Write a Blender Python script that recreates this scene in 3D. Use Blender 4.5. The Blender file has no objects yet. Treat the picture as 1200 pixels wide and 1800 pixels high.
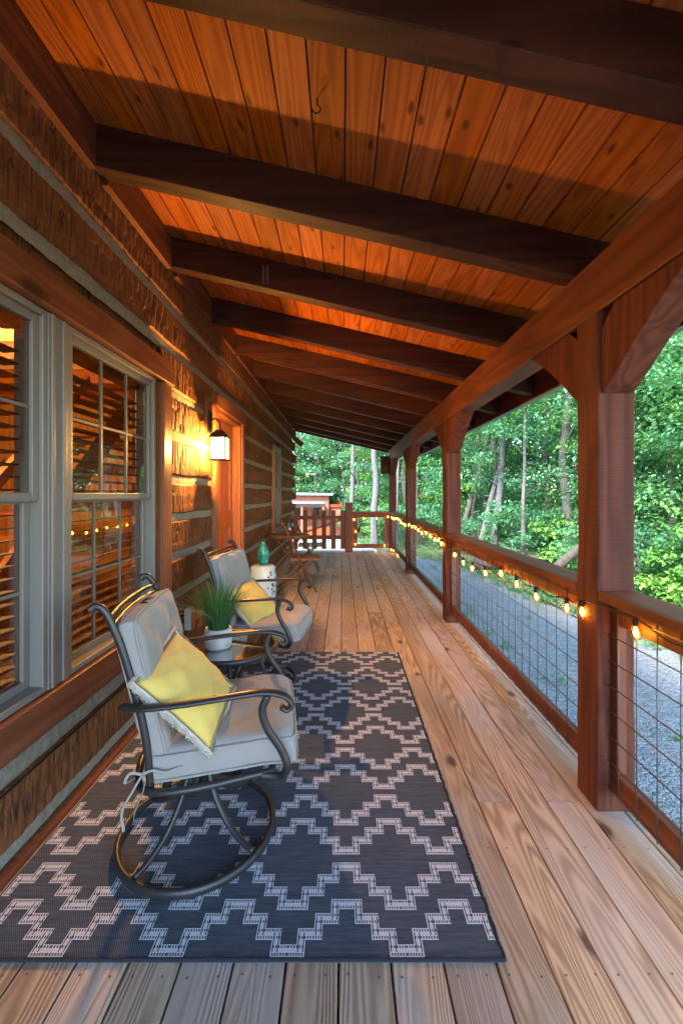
import bpy, math, random
import numpy as np
from mathutils import Vector, Matrix
R = math.radians
random.seed(7); rng = np.random.default_rng(7)
scene = bpy.context.scene
C = scene.collection
# ------------------------------------------------------------------ camera
VX, VY, F, EYE = 602.0, 868.0, 740.0, 1.293
cd = bpy.data.cameras.new('camera'); cam = bpy.data.objects.new('camera', cd); C.objects.link(cam)
cam.location = (0, 0, EYE); cam.rotation_euler = (R(90), 0, 0)
cd.sensor_width = 36; cd.lens = 36*F/1800; cd.shift_x = -(VX-600)/1800; cd.shift_y = -(900-VY)/1800
cd.clip_start = .02; cd.clip_end = 400
scene.camera = cam
# ------------------------------------------------------------------ sky, sun, exposure
w = bpy.data.worlds.new('World'); scene.world = w; w.use_nodes = True
wn = w.node_tree; wn.nodes.clear()
sky = wn.nodes.new('ShaderNodeTexSky'); sky.sky_type = 'NISHITA'; sky.sun_disc = False
SUN = Vector((-.45, -.62, .64)).normalized()
sky.air_density = 1.2; sky.dust_density = .2; sky.ozone_density = 4.
sky.sun_elevation = math.asin(SUN.z); sky.sun_rotation = math.atan2(SUN.x, SUN.y)
bg = wn.nodes.new('ShaderNodeBackground'); bg.inputs[1].default_value = .15
wo = wn.nodes.new('ShaderNodeOutputWorld'); wn.links.new(sky.outputs[0], bg.inputs[0]); wn.links.new(bg.outputs[0], wo.inputs[0])
sd = bpy.data.lights.new('sun', 'SUN'); sun = bpy.data.objects.new('sun', sd); C.objects.link(sun)
sd.energy = 2.0; sd.angle = R(20); sd.color = (1, .95, .88)
sun.rotation_euler = SUN.to_track_quat('Z', 'Y').to_euler()
scene.view_settings.view_transform = 'Standard'; scene.view_settings.look = 'None'
scene.view_settings.exposure = 3.4; scene.view_settings.gamma = 1
scene.cycles.use_denoising = True
scene.cycles.max_bounces = 10; scene.cycles.diffuse_bounces = 5; scene.cycles.glossy_bounces = 4
scene.cycles.transparent_max_bounces = 16; scene.cycles.transmission_bounces = 6
scene.cycles.sample_clamp_indirect = 6; scene.cycles.caustics_reflective = False; scene.cycles.caustics_refractive = False
LANTERN_W, ROOM_W, BULB_W = 150.0, 42.0, .018
# ------------------------------------------------------------------ helpers
def P(px, py, Z): return Vector(((px-VX)/F*Z, Z, EYE-(py-VY)/F*Z))
class MB:
    def __init__(s): s.v = []; s.f = []; s.m = []
    def add(s, vs, fs, mi=0):
        b = len(s.v); s.v.extend([tuple(p) for p in vs]); s.f.extend([tuple(i+b for i in f) for f in fs]); s.m.extend([mi]*len(fs))
    def box(s, x0, x1, y0, y1, z0, z1, mi=0, M=None):
        vs = [(x, y, z) for z in (z0, z1) for y in (y0, y1) for x in (x0, x1)]
        if M is not None: vs = [M @ Vector(p) for p in vs]
        s.add(vs, [(0,2,3,1), (4,5,7,6), (0,1,5,4), (2,6,7,3), (0,4,6,2), (1,3,7,5)], mi)
    def prism(s, pts, axis, a, b, mi=0):
        n = len(pts)
        def mk(p, t): return {'x': (t, p[0], p[1]), 'y': (p[0], t, p[1]), 'z': (p[0], p[1], t)}[axis]
        vs = [mk(p, a) for p in pts]+[mk(p, b) for p in pts]
        s.add(vs, [tuple(range(n))[::-1], tuple(range(n, 2*n))]+[(i, (i+1) % n, n+(i+1) % n, n+i) for i in range(n)], mi)
    def sweep(s, pts, a, b=None, side=None, seg=10, closed=False, mi=0, taper=None, caps=True):
        b = a if b is None else b
        pts = [Vector(p) for p in pts]; n = len(pts); rings = []; prev = None
        for i, p in enumerate(pts):
            t = (pts[(i+1) % n]-pts[i-1]) if closed else (pts[min(i+1, n-1)]-pts[max(i-1, 0)])
            t.normalize()
            if side is not None: u = Vector(side); u = (u-t*u.dot(t)).normalized()
            else:
                if prev is None:
                    prev = Vector((0, 0, 1)) if abs(t.z) < .9 else Vector((1, 0, 0))
                u = (prev-t*prev.dot(t)).normalized(); prev = u
            v = t.cross(u); k = taper(i/(n-1)) if taper else 1
            rings.append([p+u*(a*k*math.cos(2*math.pi*j/seg))+v*(b*k*math.sin(2*math.pi*j/seg)) for j in range(seg)])
        vs = [q for r in rings for q in r]; fs = []
        for i in range(n if closed else n-1):
            i2 = (i+1) % n
            for j in range(seg): fs.append((i*seg+j, i*seg+(j+1) % seg, i2*seg+(j+1) % seg, i2*seg+j))
        if not closed and caps: fs += [tuple(range(seg))[::-1], tuple((n-1)*seg+j for j in range(seg))]
        s.add(vs, fs, mi)
    def lathe(s, prof, c=(0, 0, 0), seg=32, mi=0):
        vs = []; n = len(prof)
        for r, z in prof:
            for j in range(seg):
                a = 2*math.pi*j/seg; vs.append((c[0]+r*math.cos(a), c[1]+r*math.sin(a), c[2]+z))
        fs = [(i*seg+j, i*seg+(j+1) % seg, (i+1)*seg+(j+1) % seg, (i+1)*seg+j) for i in range(n-1) for j in range(seg)]
        s.add(vs, fs, mi)
    def grid(s, nu, nv, fn, mi=0):
        vs = [fn(i/nu, j/nv) for j in range(nv+1) for i in range(nu+1)]
        fs = [(j*(nu+1)+i, j*(nu+1)+i+1, (j+1)*(nu+1)+i+1, (j+1)*(nu+1)+i) for j in range(nv) for i in range(nu)]
        s.add(vs, fs, mi)
    def build(s, name, mats, parent=None, smooth=False, bevel=0, subsurf=0, M=None, fix=False):
        me = bpy.data.meshes.new(name)
        vs = s.v if M is None else [tuple(M @ Vector(p)) for p in s.v]
        me.from_pydata(vs, [], s.f)
        for m in (mats if isinstance(mats, (list, tuple)) else [mats]): me.materials.append(m)
        me.polygons.foreach_set('material_index', s.m)
        if smooth: me.polygons.foreach_set('use_smooth', [True]*len(s.f))
        me.update()
        if fix:
            import bmesh
            bm = bmesh.new(); bm.from_mesh(me); bmesh.ops.remove_doubles(bm, verts=bm.verts, dist=1e-5)
            bmesh.ops.recalc_face_normals(bm, faces=bm.faces); bm.to_mesh(me); bm.free()
        o = bpy.data.objects.new(name, me); C.objects.link(o)
        if parent is not None: o.parent = parent
        if bevel:
            b = o.modifiers.new('b', 'BEVEL'); b.width = bevel; b.segments = 2; b.limit_method = 'ANGLE'; b.angle_limit = R(40)
        if subsurf:
            q = o.modifiers.new('s', 'SUBSURF'); q.levels = q.render_levels = subsurf
        return o
def tag(o, label=None, cat=None, group=None, kind=None):
    for k, v in (('label', label), ('category', cat), ('group', group), ('kind', kind)):
        if v: o[k] = v
    return o
def thing(name, label, cat, loc=(0, 0, 0), rz=0, group=None):
    o = bpy.data.objects.new(name, None); C.objects.link(o); o.location = loc; o.rotation_euler.z = rz
    o.empty_display_size = .1
    return tag(o, label, cat, group)
def copy_tree(o, parent=None):
    c = o.copy(); C.objects.link(c)
    if parent is not None: c.parent = parent
    for ch in list(o.children): copy_tree(ch, c)
    return c
def cat(pts, n=8, closed=False):
    P_ = [Vector(p) for p in pts]; out = []; N = len(P_)
    for i in range(N if closed else N-1):
        p0 = P_[(i-1) % N] if (closed or i > 0) else P_[0]*2-P_[1]
        p1 = P_[i]; p2 = P_[(i+1) % N]
        p3 = P_[(i+2) % N] if (closed or i+2 < N) else p2*2-p1
        for k in range(n):
            t = k/n
            out.append(.5*((2*p1)+(p2-p0)*t+(2*p0-5*p1+4*p2-p3)*t*t+(3*p1-p0-3*p2+p3)*t**3))
    if not closed: out.append(P_[-1])
    return out
# ------------------------------------------------------------------ materials
class NT:
    def __init__(s, name):
        s.m = bpy.data.materials.new(name); s.m.use_nodes = True; s.t = s.m.node_tree; s.t.nodes.clear()
        s.out = s.t.nodes.new('ShaderNodeOutputMaterial')
        s.tc = s.t.nodes.new('ShaderNodeTexCoord').outputs['Object']
    def n(s, typ, ins=None, **props):
        nd = s.t.nodes.new('ShaderNode'+typ)
        for k, v in props.items(): setattr(nd, k, v)
        for k, v in (ins or {}).items():
            sk = nd.inputs[k]
            if isinstance(v, bpy.types.NodeSocket): s.t.links.new(v, sk)
            elif isinstance(v, (tuple, list)) and len(v) == 3 and sk.type == 'RGBA': sk.default_value = (*v, 1)
            else: sk.default_value = v
        return nd
    def math(s, op, a, b=0.0, c=0.0, clamp=False): return s.n('Math', {0: a, 1: b, 2: c}, operation=op, use_clamp=clamp).outputs[0]
    def vm(s, op, a, b=(0, 0, 0)): return s.n('VectorMath', {0: a, 1: b}, operation=op).outputs[0]
    def mix(s, f, a, b, bt='MIX'): 
        nd = s.n('Mix', None, data_type='RGBA', blend_type=bt)
        for k, v in ((0, f), (6, a), (7, b)):
            sk = nd.inputs[k]
            if isinstance(v, bpy.types.NodeSocket): s.t.links.new(v, sk)
            elif isinstance(v, tuple): sk.default_value = (*v, 1)
            else: sk.default_value = v
        return nd.outputs[2]
    def noise(s, vec, sc, det=3, rough=.55, dist=0): return s.n('TexNoise', {'Vector': vec, 'Scale': sc, 'Detail': det, 'Roughness': rough, 'Distortion': dist}).outputs[0]
    def ramp(s, f, a, b, ca=(0, 0, 0), cb=(1, 1, 1)):
        nd = s.n('ValToRGB', {0: f}); e = nd.color_ramp.elements
        e[0].position = a; e[1].position = b; e[0].color = (*ca, 1); e[1].color = (*cb, 1); return nd.outputs[0]
    def rnd(s): return s.n('NewGeometry').outputs['Random Per Island']
    def bsdf(s, col, rough=.5, bump=None, bstr=.3, bd=.01, **kw):
        ins = {'Base Color': col, 'Roughness': rough}
        for k, v in kw.items(): ins[k.replace('_', ' ')] = v
        if bump is not None: ins['Normal'] = s.n('Bump', {'Height': bump, 'Strength': bstr, 'Distance': bd}).outputs[0]
        b = s.n('BsdfPrincipled', ins); s.t.links.new(b.outputs[0], s.out.inputs[0]); return s.m
def wood(name, c1, c2, axis='y', sc=9., rough=.5, rings=9., bstr=.35, knots=.5, var=.35, blotch=None, kn=(.05, .02, .012), saw=0., flat=(1, 1, 1), kscale=5., satv=.25):
    t = NT(name); r = t.rnd(); off = t.vm('MULTIPLY', t.n('CombineXYZ', {0: r, 1: r, 2: r}).outputs[0], (31, 17, 23))
    base = t.vm('ADD', t.tc, off)
    a = {'x': (.07, 1, 1), 'y': (1, .07, 1), 'z': (1, 1, .07)}[axis]
    g = t.vm('MULTIPLY', base, a)
    n1 = t.noise(g, sc, 1.5, .5, .25)
    ring = t.math('PINGPONG', t.math('MULTIPLY', n1, rings), .5)
    ring = t.ramp(t.math('MULTIPLY', ring, 2), .15, .85)
    fine = t.noise(t.vm('MULTIPLY', base, tuple(.02 if q < 1 else 1 for q in a)), 260, 3, .7)
    f = t.math('ADD', t.math('MULTIPLY', ring, .62), t.math('MULTIPLY', fine, .42), clamp=True)
    col = t.mix(f, c1, c2)
    if blotch: col = t.mix(t.ramp(t.noise(t.vm('MULTIPLY', base, tuple(.3 if q < 1 else 1 for q in a)), 3.2, 4), .45, .68), col, blotch)
    hv = t.n('HueSaturation', {'Value': t.math('ADD', t.math('MULTIPLY', r, var), 1-var/2), 'Saturation': t.math('ADD', t.math('MULTIPLY', t.math('FRACT', t.math('MULTIPLY', r, 7.3)), satv), 1.0-satv/2), 'Color': col}).outputs[0]
    if knots:
        kv = t.vm('ADD', t.vm('MULTIPLY', base, tuple((.45 if q < 1 else 1) for q in a)), t.vm('MULTIPLY', t.n('TexNoise', {'Vector': base, 'Scale': 14.}).outputs[1], (.02, .02, .02)))
        if flat == (1, 1, 1): vz = t.n('TexVoronoi', {'Vector': kv, 'Scale': 4.6}); k0_, k1_ = .10, .19
        else:
            if flat[1] < 1: sp_ = t.n('SeparateXYZ', {0: kv}); kv = t.n('CombineXYZ', {0: sp_.outputs[0], 1: sp_.outputs[2]}).outputs[0]
            vz = t.n('TexVoronoi', {'Vector': kv, 'Scale': kscale}, voronoi_dimensions='2D'); k0_, k1_ = .035, .085
        kd = t.ramp(vz.outputs['Distance'], k0_, k1_, (1, 1, 1), (0, 0, 0))
        sel = t.math('GREATER_THAN', t.n('SeparateColor', {0: vz.outputs['Color']}).outputs[0], 1-knots)
        hv = t.mix(t.math('MULTIPLY', t.math('MULTIPLY', kd, sel), .85), hv, kn)
    h = t.math('ADD', t.math('MULTIPLY', f, -.6), t.math('MULTIPLY', t.noise(base, 30, 3), .4))
    if saw:
        sm = t.noise(t.vm('MULTIPLY', base, tuple(1 if q < 1 else .06 for q in a)), 170, 2)
        h = t.math('ADD', h, t.math('MULTIPLY', sm, saw)); hv = t.mix(t.math('MULTIPLY', t.ramp(sm, .5, .75), .22), hv, tuple(min(1, q*1.35) for q in c1))
    return t.bsdf(hv, rough, h, bstr, .004, Specular_IOR_Level=.28)
M = {}
M['deck'] = wood('deck_wood', (.66, .465, .315), (.29, .17, .105), 'y', 8, .6, 22, .7, .5, .34, (.50, .405, .34), flat=(1, 1, .02), kscale=3.2, satv=.15)
M['sub'] = wood('joist_wood', (.34, .13, .045), (.2, .07, .03), 'x', 8, .8)
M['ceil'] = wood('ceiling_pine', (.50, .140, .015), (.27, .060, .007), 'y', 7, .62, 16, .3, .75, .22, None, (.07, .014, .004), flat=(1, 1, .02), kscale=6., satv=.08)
M['rafter'] = wood('rafter_timber', (.080, .020, .009), (.030, .008, .0045), 'x', 6, .6, 7, .5, .3, .3, None, (.015, .006, .004), .7, flat=(1, .02, 1))
M['beam'] = wood('beam_timber', (.21, .050, .014), (.09, .020, .007), 'y', 6, .55, 7, .5, .4, .2, None, (.06, .018, .01), .5)
M['post'] = wood('post_timber', (.165, .042, .019), (.07, .018, .010), 'z', 6, .8, 7, .6, .4, .2, None, (.06, .018, .01), .8)
M['rail'] = wood('rail_cedar', (.27, .072, .022), (.125, .030, .010), 'y', 6, .5, 6, .4, .4, .2, None, (.08, .02, .01), .3)
M['railx'] = wood('rail_cedar_across', (.27, .072, .022), (.125, .030, .010), 'x', 6, .5, 6, .4, .4, .2)
M['railz'] = wood('rail_cedar_upright', (.24, .062, .022), (.15, .038, .014), 'z', 6, .5, 6, .4, .4, .2)
M['trim'] = wood('trim_cedar', (.27, .075, .022), (.16, .04, .012), 'y', 7, .38, 8, .35, .5, .25)
M['trimz'] = wood('trim_cedar_upright', (.32, .10, .03), (.20, .055, .017), 'z', 7, .38, 8, .35, .5, .25)
M['door'] = wood('door_wood', (.34, .075, .022), (.25, .05, .016), 'z', 7, .35, 6, .2, 0, .15)
M['room'] = wood('room_pine', (.42, .19, .06), (.28, .10, .03), 'z', 7, .5, 8, .2, .4, .3)
M['blind'] = wood('blind_wood', (.15, .062, .022), (.10, .04, .015), 'y', 10, .4, 6, .2, 0, .1)
M['teak'] = wood('teak_slats', (.27, .105, .045), (.12, .042, .018), 'x', 12, .5, 6, .3, 0, .3)
M['teakz'] = wood('teak_legs', (.28, .10, .04), (.12, .038, .016), 'z', 12, .5, 6, .3, 0, .3)
def log_mat():
    t = NT('hewn_log'); g = t.vm('MULTIPLY', t.tc, (1, .12, 1)); v = t.vm('MULTIPLY', t.tc, (1, 1, .10))
    n1 = t.noise(g, 9, 3); n2 = t.noise(v, 110, 4, .7); n3 = t.noise(t.tc, 5, 5, .6)
    col = t.mix(t.ramp(n1, .35, .7), (.20, .068, .023), (.095, .031, .011))
    col = t.mix(t.ramp(n2, .5, .7), col, (.22, .088, .036))
    col = t.mix(t.math('MULTIPLY', t.ramp(n3, .60, .72), .6), col, (.035, .017, .010))
    vor = t.n('TexVoronoi', {'Vector': t.vm('MULTIPLY', t.tc, (1, 1, .14)), 'Scale': 34.}, feature='DISTANCE_TO_EDGE').outputs['Distance']
    crack = t.ramp(vor, .0, .09, (1, 1, 1), (0, 0, 0))
    crack = t.math('MULTIPLY', crack, t.math('MULTIPLY', t.ramp(t.noise(t.tc, 4, 2), .50, .60), .9))
    col = t.mix(crack, col, (.02, .010, .006))
    h = t.math('SUBTRACT', t.math('ADD', t.math('MULTIPLY', n2, .6), t.math('MULTIPLY', n3, .8)), t.math('MULTIPLY', crack, 1.0))
    return t.bsdf(col, .75, h, .35, .008, Specular_IOR_Level=.3)
M['log'] = log_mat()
def simple(name, col, rough=.5, nsc=0, var=.2, bstr=.2, bd=.003, **kw):
    t = NT(name)
    if nsc:
        n = t.noise(t.tc, nsc, 5); c = t.mix(n, tuple(q*(1-var) for q in col), tuple(min(1, q*(1+var)) for q in col))
        return t.bsdf(c, rough, n, bstr, bd, **kw)
    return t.bsdf(col, rough, **kw)
M['chink'] = simple('chinking', (.27, .235, .19), .9, 28, .35, .8, .012)
M['vinyl'] = simple('white_vinyl', (.225, .208, .19), .45, 6, .06, .1)
M['muntin'] = simple('grille_bars', (.20, .18, .15), .4, 20)
M['metal'] = simple('bronze_metal', (.060, .056, .058), .42, 60, .15, .1, .001, Metallic=.55)
M['black'] = simple('black_metal', (.02, .018, .017), .45, 40, .2)
M['wire'] = simple('galvanised_wire', (.16, .165, .175), .45, 90, .2, .1, .001, Metallic=.6)
M['cord'] = simple('black_cable', (.012, .012, .012), .5, 90)
M['grey_pl'] = simple('grey_plastic', (.32, .32, .33), .4, 30)
M['drip'] = simple('grey_flashing', (.28, .28, .28), .4, 30, Metallic=.5)
M['roof_m'] = simple('shingle', (.07, .07, .07), .9, 30)
M['shedroof'] = simple('shed_metal_roof', (.42, .46, .50), .4, 5, .1, Metallic=.3)
M['shed'] = wood('shed_siding', (.36, .10, .05), (.24, .065, .035), 'z', 5, .7, 6, .3, 0, .15)
M['ceramic'] = simple('white_ceramic', (.40, .56, .70), .12, 5, .05, .05)
M['hole'] = simple('dark_hollow', (.02, .03, .035), .7)
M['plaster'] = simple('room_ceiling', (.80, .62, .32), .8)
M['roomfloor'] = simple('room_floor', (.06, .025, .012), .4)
M['white'] = simple('white_pot', (.66, .67, .68), .55, 60, .12, .9, .006)
M['red'] = simple('red_felt', (.42, .02, .02), .8, 60)
M['blue'] = simple('blue_felt', (.03, .14, .24), .8, 60)
M['beard'] = simple('white_wool', (.7, .7, .68), .9, 80, .1, .6)
M['skin'] = simple('gnome_nose', (.6, .34, .24), .6)
def vase_mat():
    t = NT('teal_glaze'); g = t.vm('MULTIPLY', t.tc, (1, 1, .25)); n = t.noise(g, 30, 4, .6, .6)
    return t.bsdf(t.mix(t.ramp(n, .4, .65), (.012, .14, .17), (.05, .33, .33)), .12, n, .1, .003)
M['vase'] = vase_mat()
def fabric(name, c, c2, sc=900, wr=6):
    t = NT(name); wv = t.noise(t.vm('MULTIPLY', t.tc, (1, 1, .3)), sc, 2); wr_ = t.noise(t.tc, wr, 3)
    col = t.mix(t.math('ADD', t.math('MULTIPLY', wv, .6), t.math('MULTIPLY', t.noise(t.tc, 14, 4), .4)), c, c2)
    h = t.math('ADD', t.math('MULTIPLY', wr_, 1.), t.math('MULTIPLY', wv, .08))
    return t.bsdf(col, .92, h, .35, .02, Sheen_Weight=.15)
M['cushion'] = fabric('cushion_canvas', (.29, .272, .262), (.365, .342, .33))
M['pillow'] = fabric('yellow_cotton', (.72, .49, .10), (.82, .60, .17), 700, 9)
M['fringe'] = simple('fringe_cream', (.62, .55, .46), .95, 300, .3, .8, .004)
M['braid'] = simple('braid_brown', (.25, .15, .07), .95, 400, .5, .8, .003)
def glass(name, col=(1, 1, 1), mul=1.0, rough=.0, tint=(1, 1, 1)):
    t = NT(name); bf = t.n('NewGeometry').outputs['Backfacing']; ior = t.math('SUBTRACT', 1.5, t.math('MULTIPLY', bf, 1.5-1/1.5)); fr = t.math('MULTIPLY', t.n('Fresnel', {'IOR': ior}).outputs[0], mul, clamp=True)
    a = t.n('BsdfTransparent', {0: tint}); b = t.n('BsdfGlossy', {'Color': col, 'Roughness': rough})
    mx = t.n('MixShader', {0: fr, 1: a.outputs[0], 2: b.outputs[0]}); t.t.links.new(mx.outputs[0], t.out.inputs[0]); return t.m
M['glass'] = glass('window_glass', mul=1.1, tint=(.82, .84, .82))
M['tabletop'] = glass('smoked_table_glass', mul=3.2, rough=.06, tint=(.42, .38, .33))
M['bulbglass'] = glass('bulb_glass', mul=1.4, tint=(1, .80, .45))
def emis(name, col, st):
    t = NT(name); e = t.n('Emission', {0: col, 1: st}); t.t.links.new(e.outputs[0], t.out.inputs[0]); return t.m
M['lampbulb'] = emis('lantern_bulb_glow', (1, .62, .22), 90)
M['frost'] = None
def frost():
    t = NT('lantern_frosted_glass'); e = t.n('Emission', {0: (1, .55, .14), 1: 3.5}); a = t.n('BsdfTransparent')
    mx = t.n('MixShader', {0: .25, 1: a.outputs[0], 2: e.outputs[0]}); t.t.links.new(mx.outputs[0], t.out.inputs[0]); return t.m
M['frost'] = frost()
M['filament'] = emis('filament_glow', (1, .48, .06), 11)
def leafmat(name, a, b, c, tr=.42):
    t = NT(name); r = t.rnd(); big = t.noise(t.tc, .9, 2)
    col = t.mix(r, a, b); col = t.mix(t.ramp(big, .45, .62), col, c)
    d = t.n('BsdfPrincipled', {'Base Color': col, 'Roughness': .5, 'Specular IOR Level': .35}); q = t.n('BsdfTranslucent', {0: t.mix(.5, col, (.17, .36, .08))})
    mx = t.n('MixShader', {0: tr, 1: d.outputs[0], 2: q.outputs[0]}); t.t.links.new(mx.outputs[0], t.out.inputs[0]); return t.m
M['leafA'] = leafmat('leaf_green', (.075, .225, .095), (.13, .34, .145), (.15, .34, .10))
M['leafB'] = leafmat('leaf_deep_green', (.06, .195, .10), (.11, .29, .15), (.085, .26, .12))
M['leafC'] = leafmat('leaf_light_green', (.12, .32, .07), (.18, .40, .09), (.22, .42, .08))
M['bark'] = simple('pale_bark', (.105, .10, .097), .9, 14, .5, 1., .03)
M['barkd'] = simple('dark_bark', (.10, .085, .07), .9, 14, .5, 1., .03)
M['blade'] = leafmat('grass_blade', (.03, .12, .035), (.07, .19, .06), (.045, .15, .05), .15)
def ground_mat():
    t = NT('forest_floor'); a = t.noise(t.tc, 1.3, 5); b = t.noise(t.tc, 26, 4)
    col = t.mix(t.ramp(b, .4, .65), (.10, .065, .035), (.19, .135, .08)); col = t.mix(t.ramp(a, .45, .6), col, (.06, .12, .03))
    return t.bsdf(col, .95, b, .7, .05)
M['ground'] = ground_mat()
def gravel_mat():
    t = NT('grey_gravel'); v = t.n('TexVoronoi', {'Vector': t.tc, 'Scale': 34.}); v2 = t.n('TexVoronoi', {'Vector': t.tc, 'Scale': 75.})
    g = t.n('SeparateColor', {0: v.outputs['Color']}).outputs[0]; g2 = t.n('SeparateColor', {0: v2.outputs['Color']}).outputs[1]
    f = t.math('ADD', t.math('MULTIPLY', g, .6), t.math('MULTIPLY', g2, .4))
    col = t.mix(f, (.20, .197, .192), (.47, .46, .445)); col = t.mix(t.ramp(t.noise(t.tc, 1.1, 4), .6, .72), col, (.30, .26, .18))
    h = t.math('ADD', t.math('MULTIPLY', v.outputs['Distance'], -1.), t.math('MULTIPLY', v2.outputs['Distance'], -.5))
    return t.bsdf(col, .85, h, 1., .03)
M['gravel'] = gravel_mat()
def rug_mat(name, c1, c2):
    t = NT(name)
    s = t.n('SeparateXYZ', {0: t.tc})
    ph = t.math('ADD', t.math('MULTIPLY', s.outputs[0], 2*math.pi/.0062), t.math('MULTIPLY', s.outputs[1], 2*math.pi/.0085))
    w1 = t.math('SINE', ph); w2 = t.math('SINE', t.math('MULTIPLY', s.outputs[1], 2*math.pi/.0042))
    f = t.math('ADD', t.math('MULTIPLY', w1, .30), t.math('MULTIPLY', w2, .12)); f = t.math('ADD', f, .5)
    st = t.noise(t.vm('MULTIPLY', t.tc, (.08, 1, 1)), 120, 3)
    f = t.math('ADD', f, t.math('MULTIPLY', t.math('SUBTRACT', st, .5), 1.1), clamp=True)
    return t.bsdf(t.mix(f, c1, c2), .95, w1, .35, .002)
M['rug'] = rug_mat('rug_navy', (.016, .023, .037), (.13, .148, .185))
M['rugl'] = rug_mat('rug_cream', (.60, .61, .65), (.76, .76, .79))
M['rugd'] = simple('rug_tick', (.03, .035, .05), .95)
M['hem'] = simple('rug_hem', (.02, .022, .032), .95, 200, .5, .8)
M['shot'] = simple('picture_paper', (.7, .7, .6), .6)
# ------------------------------------------------------------------ ground, drive
GZ = -.60
m = MB()
def gfn(u, v):
    x = -60+u*140; y = -30+v*150
    d = max(0, math.hypot(max(0, x-6), max(0, y-20))-2)
    return (x, y, GZ-.012+.02*math.sin(x*1.7)*math.sin(y*1.3)-.02+min(2.5, d*.05))
m.grid(140, 150, gfn); tag(m.build('ground', M['ground'], smooth=True), kind='structure')
m = MB()
edge = [(4.9, -8), (4.6, 0), (4.35, 2.5), (4.0, 5), (3.62, 6.6), (3.35, 8.5), (3.0, 11), (2.3, 12.6), (1.4, 13.8), (.7, 16), (.5, 19.5), (-9, 21), (-9, 9.8), (1.0, 9.6), (1.05, -8)]
e2 = cat([(x, y, 0) for x, y in edge[:11]], 6)
poly = [(p.x+.05*math.sin(p.y*5)+.03*math.sin(p.y*13), p.y) for p in e2]+edge[11:]
m.prism(poly, 'z', GZ-.04, GZ+.004); tag(m.build('gravel_drive', M['gravel']), kind='structure')
# ------------------------------------------------------------------ deck
m = MB(); bw = .1445
DX1 = 1.29
k0 = -8
for k in range(k0, 9):
    x0 = -.011+bw*k+.0025; x1 = x0+bw-.006
    x0 = max(x0, -1.15); x1 = min(x1, DX1)
    if x1-x0 < .02: continue
    cx = (x0+x1)/2; cuts = [-6.2]
    if abs(cx-.62) < .06 or abs(cx-.93) < .07: js = [1.77, 5.2+.4*(k % 2), 8.4]
    else:
        st = random.choice([-.6, .4, 3.9, 4.6, 3.1]); js = [st, st+3.6, st+6.9]
        if st < 1 and cx > -.2 and cx < .45: js[0] = -.6
    cuts += [j for j in js if -2 < j < 9.5]+[9.62]
    for a, b in zip(cuts, cuts[1:]): m.box(x0, x1, a+.0012, b-.0012, -.028+random.uniform(-.0006, .0006), random.uniform(-.0012, .0012))
tag(m.build('deck', M['deck'], bevel=.0025), kind='structure')
m = MB()
for k in range(k0, 9):
    for jy in range(10, 39):
        for dx in (.028, bw-.034):
            x = -.011+bw*k+dx+random.uniform(-.004, .004); y = -6.18+jy*.406+random.uniform(-.005, .005)
            if -1.1 < x < 1.25: m.add([(x+.0036*math.cos(q), y+.0036*math.sin(q), .0018) for q in [i_*math.pi/3 for i_ in range(6)]], [tuple(range(6))])
tag(m.build('deck_screws', simple('weathered_screw', (.10, .085, .075), .6)), kind='structure')
m = MB()
for k in range(39): m.box(-1.15, DX1-.01, -6.2+k*.406, -6.16+k*.406, -.2, -.03)
m.box(-1.15, DX1-.01, -6.2, 9.6, -.22, -.2)
m.box(DX1-.04, DX1-.002, -6.2, 9.6, -.23, -.032); m.box(-1.15, DX1, 9.56, 9.60, -.23, -.032)
for y in (0., 3, 6, 9.4):
    m.box(1.1, 1.24, y, y+.14, GZ-.05, -.2)
tag(m.build('deck_frame', M['sub']), kind='structure')
# ------------------------------------------------------------------ cabin
XW = -1.13
cabin = thing('log_cabin', 'hewn log cabin wall with pale chinking running along the left of the porch', 'cabin', (0, 0, 0))
chz = [.055, .33, .60, .865, 1.13, 1.39, 1.685, 1.965, 2.25, 2.53]
WEND = 9.55
opens = [(.70, 2.62, .50, 2.0), (3.70, 4.70, -.1, 2.08), (6.78, 7.55, .66, 2.06)]
def hewn(z0, z1, y0, y1, seed):
    r = np.random.default_rng(seed); n = max(2, int((y1-y0)/.0115)); nz = 12; H = z1-z0
    disp = np.zeros((nz+1, n+1)); 
    zz = np.linspace(0, 1, nz+1)
    for band in range(3):
        i = 0
        while i <= n:
            wd = r.integers(2, 6); dep = r.uniform(0, .0042); tilt = r.uniform(-.0025, .0025); zc = band/3+r.uniform(-.08, .08); 
            for q in range(i, min(n+1, i+wd)):
                u = (q-i)/max(1, wd-1)-.5
                sel = (zz >= zc) & (zz <= zc+.36)
                disp[sel, q] = dep+tilt*u*2+.003*np.cos(np.pi*u)
            i += wd
    lf = np.interp(np.linspace(y0, y1, n+1), np.linspace(y0-1, y1+1, 12), r.uniform(-.008, .008, 12))
    up = np.interp(np.linspace(y0, y1, n+1), np.linspace(y0-.1, y1+.1, max(6, int((y1-y0)*5))), r.uniform(-.006, .006, max(6, int((y1-y0)*5))))
    lo = np.interp(np.linspace(y0, y1, n+1), np.linspace(y0-.1, y1+.1, max(6, int((y1-y0)*5))), r.uniform(-.006, .006, max(6, int((y1-y0)*5))))
    b = MB()
    def fn(u, v):
        i = int(round(u*n)); j = int(round(v*nz)); e = min(v, 1-v)
        rd = .028*max(0, 1-e/.10)**2
        x = XW-.004-rd+disp[j, i]*(0 if e == 0 else 1)+lf[i]*.5
        return (x, y0+u*(y1-y0), z0+v*H+up[i]*v+lo[i]*(1-v))
    b.grid(n, nz, fn)
    b.box(XW-.18, XW-.028, y0, y1, z0+.012, z1-.012)
    return b
tops = [-.02]+chz+[2.80]
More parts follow.
